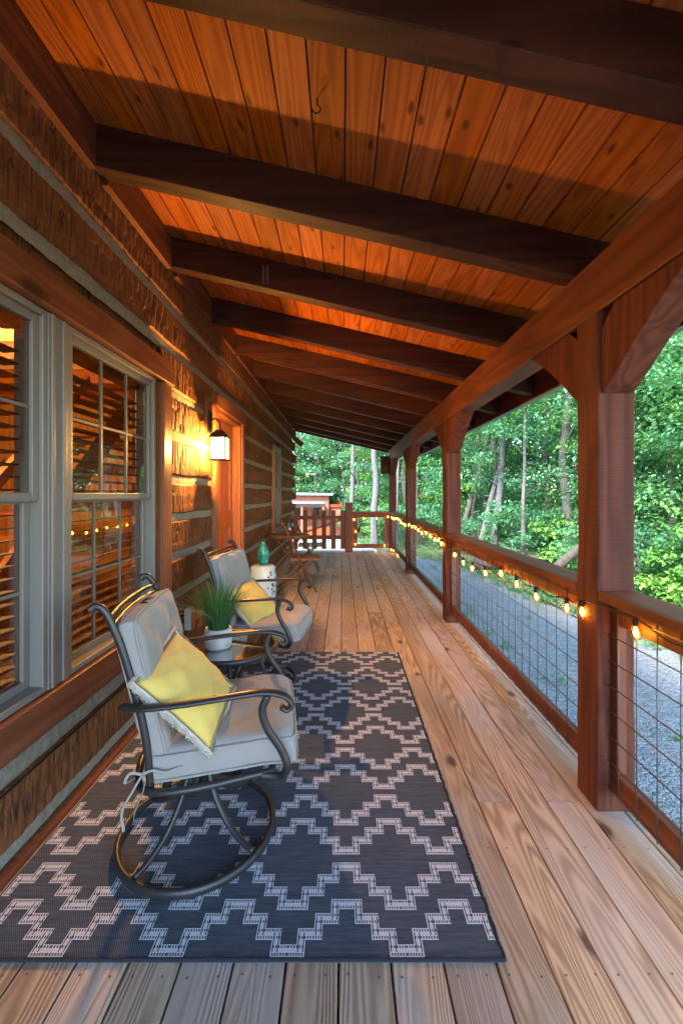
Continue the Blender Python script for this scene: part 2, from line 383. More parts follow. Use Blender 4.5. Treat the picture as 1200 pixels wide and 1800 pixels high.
sd_ = 0
for i in range(len(tops)-1):
    z0 = tops[i]+(.0185 if i else 0); z1 = tops[i+1]-(.0185 if i < len(tops)-2 else 0)
    segs = [(-6.0, WEND)]
    for (a, b_, c, d) in opens:
        if z1 > c and z0 < d:
            ns = []
            for s0, s1 in segs:
                if a > s0 and b_ < s1: ns += [(s0, a), (b_, s1)]
                else: ns.append((s0, s1))
            segs = ns
    for s0, s1 in segs:
        sd_ += 1
        zz1 = z1
        if c: pass
        hewn(z0, z1, s0, s1, sd_).build('log', M['log'], cabin, fix=False)
    # log ends past the corner (dovetail notch, alternate courses)
    if i % 1 == 0 and i > 1:
        b = MB(); b.box(XW-.25, XW+.035+.012*(i % 3), WEND+.02, WEND+.22, z0+.02, z1-.05); b.build('log_end', M['log'], cabin, bevel=.006)
# chinking
m = MB()
for i, z in enumerate(chz):
    segs = [(-6.0, WEND)]
    for (a, b_, c, d) in opens:
        if c-.02 < z < d+.02:
            ns = []
            for s0, s1 in segs:
                ns += [(s0, a), (b_, s1)] if (a > s0 and b_ < s1) else [(s0, s1)]
            segs = ns
    for s0, s1 in segs:
        n = max(4, int((s1-s0)/.05)); r = np.random.default_rng(50+i); w_ = r.uniform(-.004, .004, n+1); dd = r.uniform(-.002, .003, n+1)
        m.grid(n, 4, lambda u, v: (XW-.02+dd[int(round(u*n))]+.006*math.cos((v-.5)*3), s0+u*(s1-s0), z-.036+.072*v+w_[int(round(u*n))]*(v-.5)*2))
m.build('chinking', M['chink'], cabin, smooth=True)
# log core blocking light between logs
m = MB()
segs = [(-6.0, .70), (2.62, 3.70), (4.70, 6.78), (7.55, WEND)]
for a, b_ in segs: m.box(XW-.16, XW-.05, a, b_, -.1, 2.9)
for (a, b_, c, d) in opens:
    m.box(XW-.16, XW-.05, a, b_, d+.0, 2.9)
    if c > 0: m.box(XW-.16, XW-.05, a, b_, -.1, c)
m.build('wall_core', M['log'], cabin)
# bottom trim strip, frieze boards
m = MB(); m.box(XW-.02, XW+.022, -6, WEND, .002, .022); m.build('base_strip', M['trim'], cabin)
# windows ------------------------------------------------------
def window(y0, y1, z0, z1, nm, blind=True, wood_col=None, room=True, seed=1):
    fw = .026; b = MB(); xf = XW+.012
    mt = wood_col or M['vinyl']
    # outer frame (step profile)
    for (a, c, d, e) in ((y0, y0+fw, z0, z1), (y1-fw, y1, z0, z1), (y0+fw, y1-fw, z0, z0+fw), (y0+fw, y1-fw, z1-fw, z1)): b.box(XW-.10, xf, a, c, d, e)
    fr = b.build('window_frame', mt, cabin, bevel=.004)
    i0, i1, j0, j1 = y0+fw, y1-fw, z0+fw, z1-fw; zm = (z0+z1)/2+.01
    sw = .032
    for (za, zb, xs, nn) in ((zm-.01, j1, -.004, 'upper_sash'), (j0, zm+.012, -.038, 'lower_sash')):
        b = MB(); xa, xb = XW+xs-.03, XW+xs
        for (a, c, d, e) in ((i0+.001, i0+sw, za, zb), (i1-sw, i1-.001, za, zb), (i0+sw, i1-sw, za, za+sw), (i0+sw, i1-sw, zb-sw, zb)): b.box(xa, xb, a, c, d, e)
        s = b.build(nn, mt, fr, bevel=.003)
        b = MB(); nv = 2 if (y1-y0) > .7 else 1
        for q in range(1, nv+1):
            yy = i0+sw+(i1-i0-2*sw)*q/(nv+1); b.box(xa+.008, xb-.010, yy-.006, yy+.006, za+sw, zb-sw)
        zz = (za+zb)/2; b.box(xa+.0095, xb-.0115, i0+sw, i1-sw, zz-.006, zz+.006)
        b.build('muntin', M['muntin'], fr)
        b = MB(); b.box(xa+.012, xa+.016, i0+sw, i1-sw, za+sw, zb-sw); b.build('pane', M['glass'], fr)
    if blind:
        b = MB(); sp = .047; n = int((j1-j0-.08)/sp)
        for q in range(n):
            zc = j0+.03+q*sp; xc = XW-.105
            Mx = Matrix.Translation((xc, 0, zc)) @ Matrix.Rotation(R(-5), 4, 'Y')
            b.box(-.029, .029, i0+.002, i1-.002, -.0025, .0025, 0, Mx)
        b.box(XW-.138, XW-.074, i0+.001, i1-.001, j1-.05, j1-.001)
        for yy in (i0+.12, (i0+i1)/2, i1-.12):
            b.box(XW-.074, XW-.0725, yy-.001, yy+.001, j0, j1)
        b.build('blind', M['blind'], fr)
    return fr
window(.78, 1.60, .545, 1.985, 'a'); window(1.715, 2.525, .545, 1.985, 'b')
m = MB()
m.box(XW-.10, XW+.014, 1.60, 1.715, .545, 1.985); m.box(XW-.02, XW+.020, 1.615, 1.632, .545, 1.985); m.box(XW-.02, XW+.020, 1.678, 1.70, .545, 1.985)
m.build('window_mullion', M['vinyl'], cabin, bevel=.003)
m = MB(); m.box(XW-.05, XW+.045, .4, 2.74, 1.99, 2.125); m.build('head_casing', M['trim'], cabin, bevel=.005)
m = MB(); m.box(XW-.05, XW+.032, 2.60, 2.715, .42, 1.988); m.build('side_casing', M['trimz'], cabin, bevel=.005)
m = MB(); m.box(XW-.10, XW-.03, 2.526, 2.598, .5, 1.99); m.build('recess_shade_strip', M['black'], cabin)  # black strip beside the casing, the recess's shade put into its colour
m = MB(); m.box(XW-.05, XW+.035, .40, 2.74, .405, .54); m.build('sill_board', M['trim'], cabin, bevel=.005)
# far window, wood framed
window(6.86, 7.46, .74, 1.98, 'c', blind=False)
for nm, bx in (('head_casing', (XW-.05, XW+.03, 6.76, 7.56, 1.985, 2.09)), ('sill_board', (XW-.05, XW+.04, 6.76, 7.56, .66, .735)), ('side_casing', (XW-.05, XW+.035, 6.76, 6.857, .737, 1.983)), ('side_casing', (XW-.05, XW+.035, 7.463, 7.56, .737, 1.983))):
    b = MB(); b.box(*bx); b.build(nm, M['trimz'] if nm == 'side_casing' else M['trim'], cabin, bevel=.004)
# door
m = MB(); XD = XW-.085
m.box(XD-.045, XD, 3.79, 4.61, .03, 2.02)
dr = m.build('door', M['door'], cabin)
m = MB()
for (a, c, d, e) in ((3.79, 3.90, .03, 2.02), (4.50, 4.61, .03, 2.02), (3.90, 4.50, .03, .22), (3.90, 4.50, .95, 1.12), (3.90, 4.50, 1.88, 2.02), (4.15, 4.25, .22, .95), (4.15, 4.25, 1.12, 1.88)): m.box(XD, XD+.012, a, c, d, e)
m.build('door_panel_frame', M['door'], dr, bevel=.003)
m = MB(); m.lathe([(0, .05), (.02, .048), (.028, .03), (.02, .012), (.01, .008), (.01, 0), (.024, 0), (.024, -.004)], seg=20)
m.build('door_handle', M['metal'], dr, smooth=True, M=Matrix.Translation((XD+.015, 3.85, 1.0)) @ Matrix.Rotation(R(90), 4, 'Y'))
for nm, bx, mt in (('door_casing', (XW-.05, XW+.03, 3.655, 3.748, .0, 2.06), 'trimz'), ('door_casing', (XW-.05, XW+.03, 4.652, 4.745, .0, 2.06), 'trimz'), ('door_head_casing', (XW-.05, XW+.034, 3.62, 4.78, 2.062, 2.18), 'trim'),
                   ('door_jamb', (XW-.13, XW+.012, 3.75, 3.785, 0, 2.058), 'trimz'), ('door_jamb', (XW-.13, XW+.012, 4.615, 4.65, 0, 2.058), 'trimz'), ('door_head_jamb', (XW-.13, XW+.012, 3.786, 4.614, 2.024, 2.058), 'trim'), ('threshold', (XW-.13, XW+.03, 3.786, 4.614, .003, .028), 'metal')):
    b = MB(); b.box(*bx); b.build(nm, M[mt], cabin, bevel=.004)
# interior room (seen through the panes)
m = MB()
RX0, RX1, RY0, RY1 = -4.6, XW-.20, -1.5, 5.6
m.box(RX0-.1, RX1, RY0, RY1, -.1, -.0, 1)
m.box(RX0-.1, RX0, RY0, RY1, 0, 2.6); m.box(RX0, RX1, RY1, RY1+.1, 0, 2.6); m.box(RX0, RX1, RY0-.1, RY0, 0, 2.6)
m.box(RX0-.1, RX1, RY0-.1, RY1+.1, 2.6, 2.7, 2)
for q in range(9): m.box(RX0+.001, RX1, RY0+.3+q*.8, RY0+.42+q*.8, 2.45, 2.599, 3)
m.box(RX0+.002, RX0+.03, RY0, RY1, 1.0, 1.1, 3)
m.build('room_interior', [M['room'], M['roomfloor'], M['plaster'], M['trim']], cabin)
m = MB()
for q in range(9): m.box(-3.6, -2.7, 3.0+q*.23, 3.28+q*.23, .2+q*.22, .24+q*.22)
m.box(-2.74, -2.70, 2.9, 5.4, 0, .01)
Mx = Matrix.Translation((-2.68, 2.9, .15)) @ Matrix.Rotation(R(43.5), 4, 'X'); m.box(-.03, .02, 0, 3.2, -.13, .13, 0, Mx)
Mx = Matrix.Translation((-2.66, 2.9, 1.05)) @ Matrix.Rotation(R(43.5), 4, 'X'); m.box(-.03, .02, 0, 2.2, -.04, .04, 0, Mx)
m.build('staircase', M['trim'], cabin)
m = MB(); m.box(-2.2, -1.75, 5.57, 5.598, 1.45, 1.75); m.build('wall_picture', M['shot'], cabin)
m = MB(); m.lathe([(.001, .1), (.06, .08), (.09, .02), (.06, -.05), (.001, -.08)], (-2.9, 2.6, 2.33), 16); rb = m.build('ceiling_lamp', emis('room_lamp_glow', (1, .66, .28), 14), cabin, smooth=True)
ld = bpy.data.lights.new('room_light', 'POINT'); ld.energy = ROOM_W; ld.color = (1, .62, .22); ld.shadow_soft_size = .12
lo = bpy.data.objects.new('room_light', ld); C.objects.link(lo); lo.location = (-2.9, 2.6, 2.15); lo.parent = cabin
# unseen cabin roof slab, added to block the sun, and gable end
m = MB(); m.prism([(XW+.0, 3.04), (-3.4, 4.3), (-5.8, 3.04), (-5.8, 2.9), (-3.4, 4.15), (XW, 2.88)], 'y', -6.5, WEND+.5); m.build('roof', M['roof_m'], cabin)
m = MB(); m.box(-4.9, -4.72, -6, WEND, -.6, 2.9); m.box(-4.72, XW-.17, -6, -5.8, -.6, 2.9); m.box(-4.72, XW-.26, WEND-.2, WEND, -.6, 2.9); m.build('back_wall', M['log'], cabin)
m = MB(); Mx = Matrix.Translation((-1.03, 9.75, 2.50)) @ Matrix.Rotation(R(42), 4, 'Y'); m.box(-.13, .13, -.05, .06, -.05, .06, 0, Mx); m.build('eave_bracket', M['beam'], cabin, bevel=.004)
# ------------------------------------------------------------------ porch roof
def zc(x): return 2.70-.233*x
TR = math.atan(.233)
roof = thing('porch_roof', 'sloping porch roof of orange pine boards on dark timber rafters', 'porch roof')
m = MB(); s = 1/math.cos(TR); wb = .130; RYa, RYb = -1.9, 9.95
x = XW-.0; i = 0; EX = 1.64
Mx = Matrix.Translation((0, 0, 0))
while x < EX:
    x1 = min(x+wb/s, EX); gp = .0035
    def q(xx, h): return (xx, zc(xx)+h)
    ys = [RYa]+sorted([random.choice([2.3, 3.13, 3.96, 4.8, 6.45])]+[random.choice([7.3, 8.1])])+[RYb]
    for a, b_ in zip(ys, ys[1:]):
        m.prism([q(x+gp, 0), q(x1-gp, 0), q(x1-gp+.001, .018), q(x+gp-.001, .018)], 'y', a+.0005, b_-.0005)
    x = x1; i += 1
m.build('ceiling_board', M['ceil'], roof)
m = MB(); m.prism([(XW-.02, zc(XW)+.02), (EX, zc(EX)+.02), (EX+.02, zc(EX)+.06), (XW-.02, zc(XW)+.07)], 'y', RYa, RYb); m.build('roof_covering', [M['roof_m']], roof)  # unseen slab over the boards, added to block sky light
RH = .192
raf = [1.055+.832*k for k in range(-3, 11)]
for yy in raf:
    if yy > RYb-.05: continue
    b = MB(); y0, y1 = yy, yy+.092; xs = [XW-.0, 1.6]
    b.prism([(XW, zc(XW)-RH), (1.615, zc(1.615)-RH+.0), (1.615, zc(1.615)-.001), (XW, zc(XW)-.001)], 'y', y0, y1)
    b.build('rafter', M['rafter'], roof, bevel=.004)
b = MB(); b.prism([(XW, zc(XW)-RH), (1.615, zc(1.615)-RH), (1.615, zc(1.615)-.001), (XW, zc(XW)-.001)], 'y', RYb-.06, RYb-.002); b.build('end_rafter', M['rafter'], roof)
for a, b_ in zip(raf, raf[1:]):
    b = MB(); b.box(XW-.03, XW+.03, a+.094, b_-.002, 2.745, zc(XW+.03)-.002); b.build('frieze_board', M['beam'], roof, bevel=.003)
BX0, BX1, BZ0, BZ1 = 1.035, 1.185, 2.035, 2.262
m = MB(); m.box(BX0, BX1, -1.9, 9.46, BZ0, BZ1); m.build('beam', M['beam'], roof, bevel=.006)
m = MB(); m.box(1.617, 1.655, RYa, RYb, 2.105, zc(1.63)+.01); m.build('fascia', M['beam'], roof)
m = MB(); m.box(1.612, 1.668, RYa, RYb, 2.092, 2.103); m.build('drip_edge', M['drip'], roof)
for yy in [(a+b_)/2 for a, b_ in zip(raf, raf[1:])][::1]:
    pass
# hook in ceiling, rag on a rafter
m = MB(); hx = P(558, 240, 1.52); hx.z = zc(hx.x)
pts = cat([hx+Vector(q) for q in ((0, 0, .01), (0, 0, -.022), (.006, 0, -.030), (.010, 0, -.042), (0, 0, -.054), (-.014, 0, -.050), (-.018, 0, -.038))], 6)
m.sweep(pts, .0028, seg=8); tag(m.build('ceiling_hook', M['metal'], smooth=True), 'small metal hook screwed into the orange ceiling boards', 'hook')
m = MB(); c = P(466, 478, 2.71)
for dx in (-.018, .008): m.box(c.x+dx, c.x+dx+.011, 2.715, 2.7185, c.z-.07, c.z+.045)
tag(m.build('rafter_bracket', M['wire']), 'pale metal strap bracket on the dark face of the third rafter', 'bracket')
# ------------------------------------------------------------------ posts
PZ = [1.71, 4.22, 6.79, 9.29]
def wavy_post(y0, seed, twist=False):
    r = np.random.default_rng(seed); b = MB(); n = 60; hw = .075; cx = (BX0+BX1)/2; cy = y0+.075; b_pts = []
    nx = 6
    ww = [np.interp(np.linspace(0, 1, n+1), np.linspace(0, 1, 14), r.uniform(-.003, .0035, 14)) for _ in range(4)]
    rows = []
    for i in range(n+1):
        z = BZ0*i/n-.0
        x0 = -hw+ww[0][i]; x1 = hw+ww[1][i]; ya = -hw+ww[2][i]; yb = hw; ch = .004
        base = [(x0+ch, ya), (x1-ch, ya), (x1, ya+ch), (x1, yb-ch), (x1-ch, yb), (x0+ch, yb), (x0, yb-ch), (x0, ya+ch)]
        rows.append([(cx+p[0], cy+p[1], z) for p in base])
    vs = [p for rr in rows for p in rr]
    fs = [(i*8+j, i*8+(j+1) % 8, (i+1)*8+(j+1) % 8, (i+1)*8+j) for i in range(n) for j in range(8)]+[tuple(range(8))[::-1], tuple(n*8+j for j in range(8))]
    b.add(vs, fs); return b
plabels = ['thick rough cedar post nearest the camera, with curved braces at its top', 'second cedar post along the railing, between the near post and the third post', 'third cedar post along the railing, one before the far corner', 'far corner cedar post where the side railing meets the back railing', 'cedar post beside the camera behind the railing end']
for i, y0 in enumerate(PZ+[-.80]):
    t = thing('porch_post', plabels[i], 'post', (BX0+.075, y0+.075, 0), 0, 'porch posts along the railing')
    inv = Matrix.Translation((-(BX0+.075), -(y0+.075), 0))
    wavy_post(y0, 20+i).build('shaft', M['post'], t, M=inv)
    for sgn in ((-1, 1) if i != 3 else (-1,)):
        b = MB(); fa = y0 if sgn < 0 else y0+.15
        zb = BZ0-.001
        L = [(0, 1.70), (0, 1.965), (.085, zb), (.47, zb), (.405, 1.992), (.33, 1.945), (.20, 1.85), (.045, 1.722)]
        L = [(fa+sgn*(d+.0005), z) for d, z in L]
        if sgn < 0: L = L[::-1]
        b.prism(L, 'x', BX0+.012, BX1-.012); b.build('brace', M['post'], t, bevel=.003, M=inv)
    if i == 0:
        b = MB(); rr_ = random.Random(4); vs = []; yy = y0+.075
        for k in range(60):
            z = 1.15+k*.0145; yy += rr_.uniform(-.0018, .0019); wd = .0022*math.sin(math.pi*min(1, (k+1)/59))+.0004
            vs += [(BX0-.0052, yy-wd, z), (BX0-.0052, yy+wd, z)]
        b.add(vs, [(2*k, 2*k+1, 2*k+3, 2*k+2) for k in range(59)]); b.build('drying_crack', M['hole'], t, M=inv)
# dark box on corner post
c = P(680, 818, 9.2)
b = MB(); b.box(-.10, .085, -.09, .09, -.18, .19); b.box(-.12, .10, -.11, .11, .19, .205)
o = b.build('birdhouse', M['rafter'], bevel=.003); o.location = (BX0-.09, 9.38, c.z); tag(o, 'dark wooden box fixed high on the inner side of the far corner post', 'box')
# ------------------------------------------------------------------ railings
XWIRE = 1.078
def railing(y0, y1, label):
    L = y1-y0; t = thing('railing_panel', label, 'railing', (1.11, y0, 0), 0, 'railing panels between the posts')
    b = MB(); b.box(-.078, .072, .001, L-.001, .862, .900); b.build('cap_rail', M['rail'], t, bevel=.004)
    b = MB(); b.box(-.024, .014, .001, L-.001, .772, .8605); b.build('top_rail', M['rail'], t, bevel=.003)
    b = MB(); b.box(-.024, .014, .001, L-.001, .088, .178); b.build('bottom_rail', M['rail'], t, bevel=.003)
    for a in (.001, L-.040):
        b = MB(); b.box(-.024, .014, a, a+.038, .179, .771); b.build('stud', M['railz'], t, bevel=.003)
    b = MB(); xw = XWIRE-1.11; r = .0026; n = int((L-.03)/.1016); st = (L-n*.1016)/2
    for k in range(n+1): b.sweep([(xw, st+k*.1016, .092), (xw, st+k*.1016, .47), (xw, st+k*.1016, .855)], r, seg=6)
    for k in range(8): b.sweep([(xw-.005, .006, .115+k*.1016), (xw-.005, L-.006, .115+k*.1016)], r, seg=6)
    b.build('wire_mesh', M['wire'], t, smooth=True)
railing(PZ[0]+.152, PZ[1]-.002, 'long wire mesh railing panel between the nearest post and the second post')
railing(PZ[1]+.152, PZ[2]-.002, 'wire mesh railing panel between the second and third posts')
railing(PZ[2]+.152, PZ[3]-.002, 'farthest side railing panel between the third post and the corner post')
railing(-.648, PZ[0]-.002, 'wire mesh railing panel at the right edge, in front of the nearest post')
# back railing, gate post, gate
YB = 9.36
gx0, gx1 = .055, .225
t = thing('back_railing', 'short back railing panel with wire mesh between gate post and corner post', 'railing', (gx1, YB, 0))
W = BX0-gx1
b = MB(); b.box(.001, W-.001, -.06, .08, .862, .90); b.build('cap_rail', M['railx'], t, bevel=.004)
b = MB(); b.box(.001, W-.001, -.02, .018, .772, .8605); b.build('top_rail', M['railx'], t)
b = MB(); b.box(.001, W-.001, -.02, .018, .088, .178); b.build('bottom_rail', M['railx'], t)
for a in (.001, W-.105): b = MB(); b.box(a, a+.10, -.019, .017, .179, .771); b.build('stud', M['railz'], t)
b = MB()
for k in range(8): b.sweep([(.05+k*.1016, -.024, .09), (.05+k*.1016, -.024, .85)], .0026, seg=6)
for k in range(8): b.sweep([(.005, -.028, .115+k*.1016), (W-.005, -.028, .115+k*.1016)], .0026, seg=6)
b.build('wire_mesh', M['wire'], t, smooth=True)
b = MB(); b.box(gx0, gx1-.001, YB-.06, YB+.08, 0, 1.10); o = b.build('gate_post', M['railz'], bevel=.006); tag(o, 'square wooden gate post between the picket gate and the back railing', 'post')
gt = thing('picket_gate', 'brown picket gate with a diagonal brace closing the far end of the porch', 'gate', (XW+.03, YB, 0))
GW = gx0-(XW+.03)
npk = 6
for k in range(npk):
    b = MB(); xx = .01+k*(GW-.11)/(npk-1); b.box(xx, xx+.100, -.02, .0, .07, .93); b.build('picket', M['railz'], gt, bevel=.003)
for z in (.28, .72): b = MB(); b.box(.005, GW-.008, .001, .036, z, z+.088); b.build('gate_rail', M['railx'], gt)
b = MB(); b.prism([(.03, .37), (.14, .37), (GW-.02, .716), (GW-.14, .716)], 'y', .0015, .034); b.build('diagonal_brace', M['railx'], gt)
b = MB(); b.box(GW-.10, GW+.03, -.032, -.0205, .77, .79); b.sweep([(GW-.05, -.04, .78), (GW-.05, -.06, .78)], .012); b.build('latch', M['black'], gt)
# ------------------------------------------------------------------ string lights
st = thing('string_lights', 'string of lit amber bulbs hung under the railing cap on a black cord', 'string lights')
bp = [Vector((1.055, y, z)) for y, z in ((1.21, .78), (1.52, .80))]+[Vector((1.02, 1.80, .795))]
for px, py in ((995, 1067), (941, 1047), (907, 1025), (879, 1006), (852, 1006), (830, 998), (813, 988), (798, 974), (776, 955)):
    X = 1.055 if px != 776 else 1.02; Z = X*F/(px-VX); bp.append(Vector((X, Z, EYE-(py-VY)/F*Z)))
y = 4.62
while y < 9.2:
    bp.append(Vector((1.055 if not 6.75 < y < 6.98 else 1.02, y, .80+random.uniform(-.03, .02)))); y += random.uniform(.22, .30)
corner = [P(682, 908, 9.24), P(662, 911, 9.30), P(639, 911, 9.30), P(622, 913, 9.27), P(625, 934, 9.30), P(624, 956, 9.27)]
low = [P(676, 959, 9.27), P(687, 966, 9.20), P(691, 967, 9.15), P(660, 967, 9.26), P(699, 981, 8.7)]
for q in low: q.z = max(q.z, .035)
cordp = []
for q in bp+corner: 
    top = q+Vector((0, 0, .045)); 
    if cordp: mid = (cordp[-1]+top)/2-Vector((0, 0, .0 if random.random() < .5 else .02)); cordp.append(mid)
    cordp.append(top)
b = MB(); b.sweep(cat([(1.05, .2, .84), (1.05, .7, .82)]+cordp, 5), .0032, seg=6)
b.sweep(cat([P(624, 950, 9.27), P(640, 966, 9.24), P(660, 962, 9.24), P(676, 952, 9.27), P(688, 960, 9.2), P(692, 962, 9.15), P(700, 978, 8.7)], 5), .003, seg=6)
b.build('cord', M['cord'], st, smooth=True)
def bulb(parent):
    g = MB(); g.lathe([(.011, 0), (.014, -.008), (.021, -.022), (.0235, -.036), (.020, -.050), (.010, -.060), (.0005, -.063)], seg=16)
    o = g.build('bulb', M['bulbglass'], parent, smooth=True)
    s = MB(); s.lathe([(.0005, .030), (.009, .028), (.0115, .02), (.0115, -.002), (.0005, -.003)], seg=12); s.build('socket', M['black'], o, smooth=True)
    s = MB()
    for k in range(5):
        a = k*2*math.pi/5; s.sweep([(.003*math.cos(a), .003*math.sin(a), -.008), (.009*math.cos(a), .009*math.sin(a), -.03), (.004*math.cos(a+.5), .004*math.sin(a+.5), -.048)], .0017, seg=5)
    s.build('filament', M['filament'], o, smooth=True); return o
proto = bulb(st)
bl = bpy.data.lights.new('bulb_light', 'POINT'); bl.energy = BULB_W; bl.color = (1, .42, .06); bl.shadow_soft_size = .018
allb = bp+corner+low
for i, q in enumerate(allb):
    o = proto if i == 0 else copy_tree(proto, st)
    o.location = q+Vector((0, 0, .018))
    o.scale = (.85, .85, .85)
    o.rotation_euler = (random.uniform(-.15, .15), random.uniform(-.15, .15), random.uniform(0, 3))
    l = bpy.data.objects.new('bulb_light', bl); C.objects.link(l); l.location = q+Vector((-.0, 0, -.012)); l.parent = st
# ------------------------------------------------------------------ lantern
LX, LY, LZ = -1.0, 3.43, 1.660
t = thing('wall_lantern', 'lit black square glass lantern on a wood block beside the cabin door', 'lantern', (LX, LY, LZ))
b = MB(); h = .056; hz = .084
for sx in (-1, 1):
    for sy in (-1, 1): b.box(sx*h-.006, sx*h+.006, sy*h-.006, sy*h+.006, -hz, hz)
b.box(-h-.012, h+.012, -h-.012, h+.012, -hz-.014, -hz-.0005)
for z in (hz,): b.box(-h-.012, h+.012, -h-.012, h+.012, z, z+.008)
b.add([(-.072, -.072, hz+.009), (.072, -.072, hz+.009), (.072, .072, hz+.009), (-.072, .072, hz+.009), (-.025, -.025, hz+.068), (.025, -.025, hz+.068), (.025, .025, hz+.068), (-.025, .025, hz+.068)], [(0, 1, 5, 4), (1, 2, 6, 5), (2, 3, 7, 6), (3, 0, 4, 7), (4, 5, 6, 7), (3, 2, 1, 0)])
b.sweep(cat([(0, 0, hz+.07), (0, 0, hz+.12), (-.02, 0, hz+.15), (-.05, .02, hz+.165), (-.105, .07, hz+.14)], 6), .008, seg=8)
b.box(-.114, -.102, .04, .14, hz+.05, hz+.24)
b.build('lantern_cage', M['black'], t, bevel=.002)
b = MB()
for a in (-1, 1): b.box(a*h-.001, a*h+.001, -h+.006, h-.006, -hz, hz); b.box(-h+.006, h-.006, a*h-.001, a*h+.001, -hz, hz)
b.build('lantern_glass', M['frost'], t)
b = MB(); b.lathe([(.0005, -.05), (.016, -.04), (.024, -.005), (.018, .03), (.012, .05), (.0005, .055)], seg=16); b.build('lamp_bulb', M['lampbulb'], t, smooth=True)
b = MB(); b.box(-.133, -.1145, .03, .17, hz+.02, hz+.36); b.build('mounting_block', M['trimz'], t, bevel=.004)
ll = bpy.data.lights.new('lantern_light', 'POINT'); ll.energy = LANTERN_W; ll.color = (1, .45, .075); ll.shadow_soft_size = .03
l = bpy.data.objects.new('lantern_light', ll); C.objects.link(l); l.parent = t; l.location = (.0, 0, .0)
# ------------------------------------------------------------------ rug
RXa, RXb, RY0_, RY1_ = -1.095, .447, 1.160, 3.42
b = MB(); nx_, ny_ = 60, 90
def rz(x, y): return .0072+.0012*math.sin(x*9+1)*math.sin(y*7)
b.grid(nx_, ny_, lambda u, v: ((RXa+u*(RXb-RXa)), RY0_+v*(RY1_-RY0_)+.003*math.sin(u*9), rz(u, v)))
for (xa, ya, xb, yb) in ((RXa, RY0_, RXb, RY0_), (RXb, RY0_, RXb, RY1_), (RXb, RY1_, RXa, RY1_), (RXa, RY1_, RXa, RY0_)): b.add([(xa, ya, .001), (xb, yb, .001), (xb, yb, .0085), (xa, ya, .0085)], [(0, 1, 2, 3)])
PW = .335; U = .0478; SV = .0448; XC = .0125
TH, TV = .0165, .0122
def rect(x0, x1, y0, y1, z, mi):
    x0, x1 = max(x0, RXa+.006), min(x1, RXb-.008); y0, y1 = max(y0, RY0_+.004), min(y1, RY1_-.004)
    if x1-x0 < .0008 or y1-y0 < .0008: return
    b.add([(x0, y0, z), (x1, y0, z), (x1, y1, z), (x0, y1, z)], [(0, 1, 2, 3)], mi)
a_ = PW/2-2*U
steps = [(-PW/2-0, -PW/2+a_/2, 3), (-PW/2+a_/2, -PW/2+a_/2+U, 2), (-PW/2+a_/2+U, -PW/2+a_/2+2*U, 1), (-a_/2, a_/2, 0), (a_/2, a_/2+U, 1), (a_/2+U, a_/2+2*U, 2), (a_/2+2*U, PW/2, 3)]
Z1, Z2 = .0092, .0097
def band(ytop, phase):
    for k in range(-5, 4):
        cx = XC+phase+k*PW
        prevl = None
        for (s0, s1, lv) in steps:
            x0, x1 = cx+s0, cx+s1; yc = ytop-TH-lv*SV
            ext = TV
            e0 = -ext if prevl is not None and prevl > lv else (ext if prevl is not None else 0)
            nxt = {3: None}.get(lv)
            rect(x0-ext if (prevl is not None) else x0, x1+ext if s1 < PW/2-1e-6 else x1, yc-TH, yc+TH, Z1, 1)
            for dy in (-.0098, .0098):
                q = x0-ext*.6
                while q < x1+ext*.6:
                    if (prevl is not None or q > x0) and (s1 < PW/2-1e-6 or q < x1-.003): rect(q, q+.0040, yc+dy-.0033, yc+dy+.0033, Z2, 2)
                    q += .0078
            prevl = lv
        for (s1, la, lb) in [(st_[1], st_[2], sn[2]) for st_, sn in zip(steps, steps[1:])]:
            xx = cx+s1; ya, yb = ytop-TH-la*SV, ytop-TH-lb*SV; lo_, hi_ = min(ya, yb), max(ya, yb)
            rect(xx-TV, xx+TV, lo_, hi_, Z1+.00005, 1)
            for dx in (-.0072, .0072): rect(xx+dx-.0015, xx+dx+.0015, lo_-.004, hi_+.004, Z2+.00005, 2)
for n in range(-1, 8):
    y = 1.334+n*.332
    for dy in (0, .132): band(y+dy, (n % 2)*PW/2)
o = b.build('patio_rug', [M['rug'], M['rugl'], M['rugd']])
tag(o, 'dark blue woven outdoor rug with cream stepped diamond zigzags on the deck', 'rug')
b = MB()
for yy in (RY0_+.001,): b.sweep([(RXa, yy, .007), (RXb, yy+.001, .007)], .005, .004, seg=6)
pts = [(RXb+.002*math.sin(q*.9), RY0_+q*.01, .007) for q in range(226)]
b.sweep(pts, .0045, .005, seg=6)
for q in range(150): 
    yy = RY0_+q*.015; b.sweep([(RXb, yy, .007), (RXb+random.uniform(.003, .008), yy+random.uniform(-.004, .004), .004)], .0025, seg=4)
b.build('hem', M['hem'], o)
# ------------------------------------------------------------------ swivel patio chair
def cushion_mesh(cx, L, W, T, n=26, pw=7, wr=.004, seed=0, lip=0):
    """box cushion: x length L, y width W, thickness T around mid plane z=0"""
    r = np.random.default_rng(seed); ph = r.uniform(0, 6, 6); b = MB()
    for sg in (1, -1):
        def fn(u, v):
            a = math.sin((u-.5)*math.pi)  # denser near edges
            c = math.sin((v-.5)*math.pi)
            e = max(0, (1-abs(a)**pw))*max(0, (1-abs(c)**pw)); k = e**.36
            corner = 1-.045*(abs(a)**4*abs(c)**4)
            x = a*L/2*corner; y = c*W/2*corner
            wz = wr*(math.sin(x*31+ph[0]+y*9)*math.sin(y*23+ph[1])+.5*math.sin(x*57+ph[2])*math.sin(y*49+x*20+ph[3])) * min(1, e*2)
            z = sg*(T/2*k)+wz
            if lip and a > .5: z -= lip*((a-.5)/.5)**2
            return (cx+x, y, z)
        b.grid(n, n, fn)
    return b
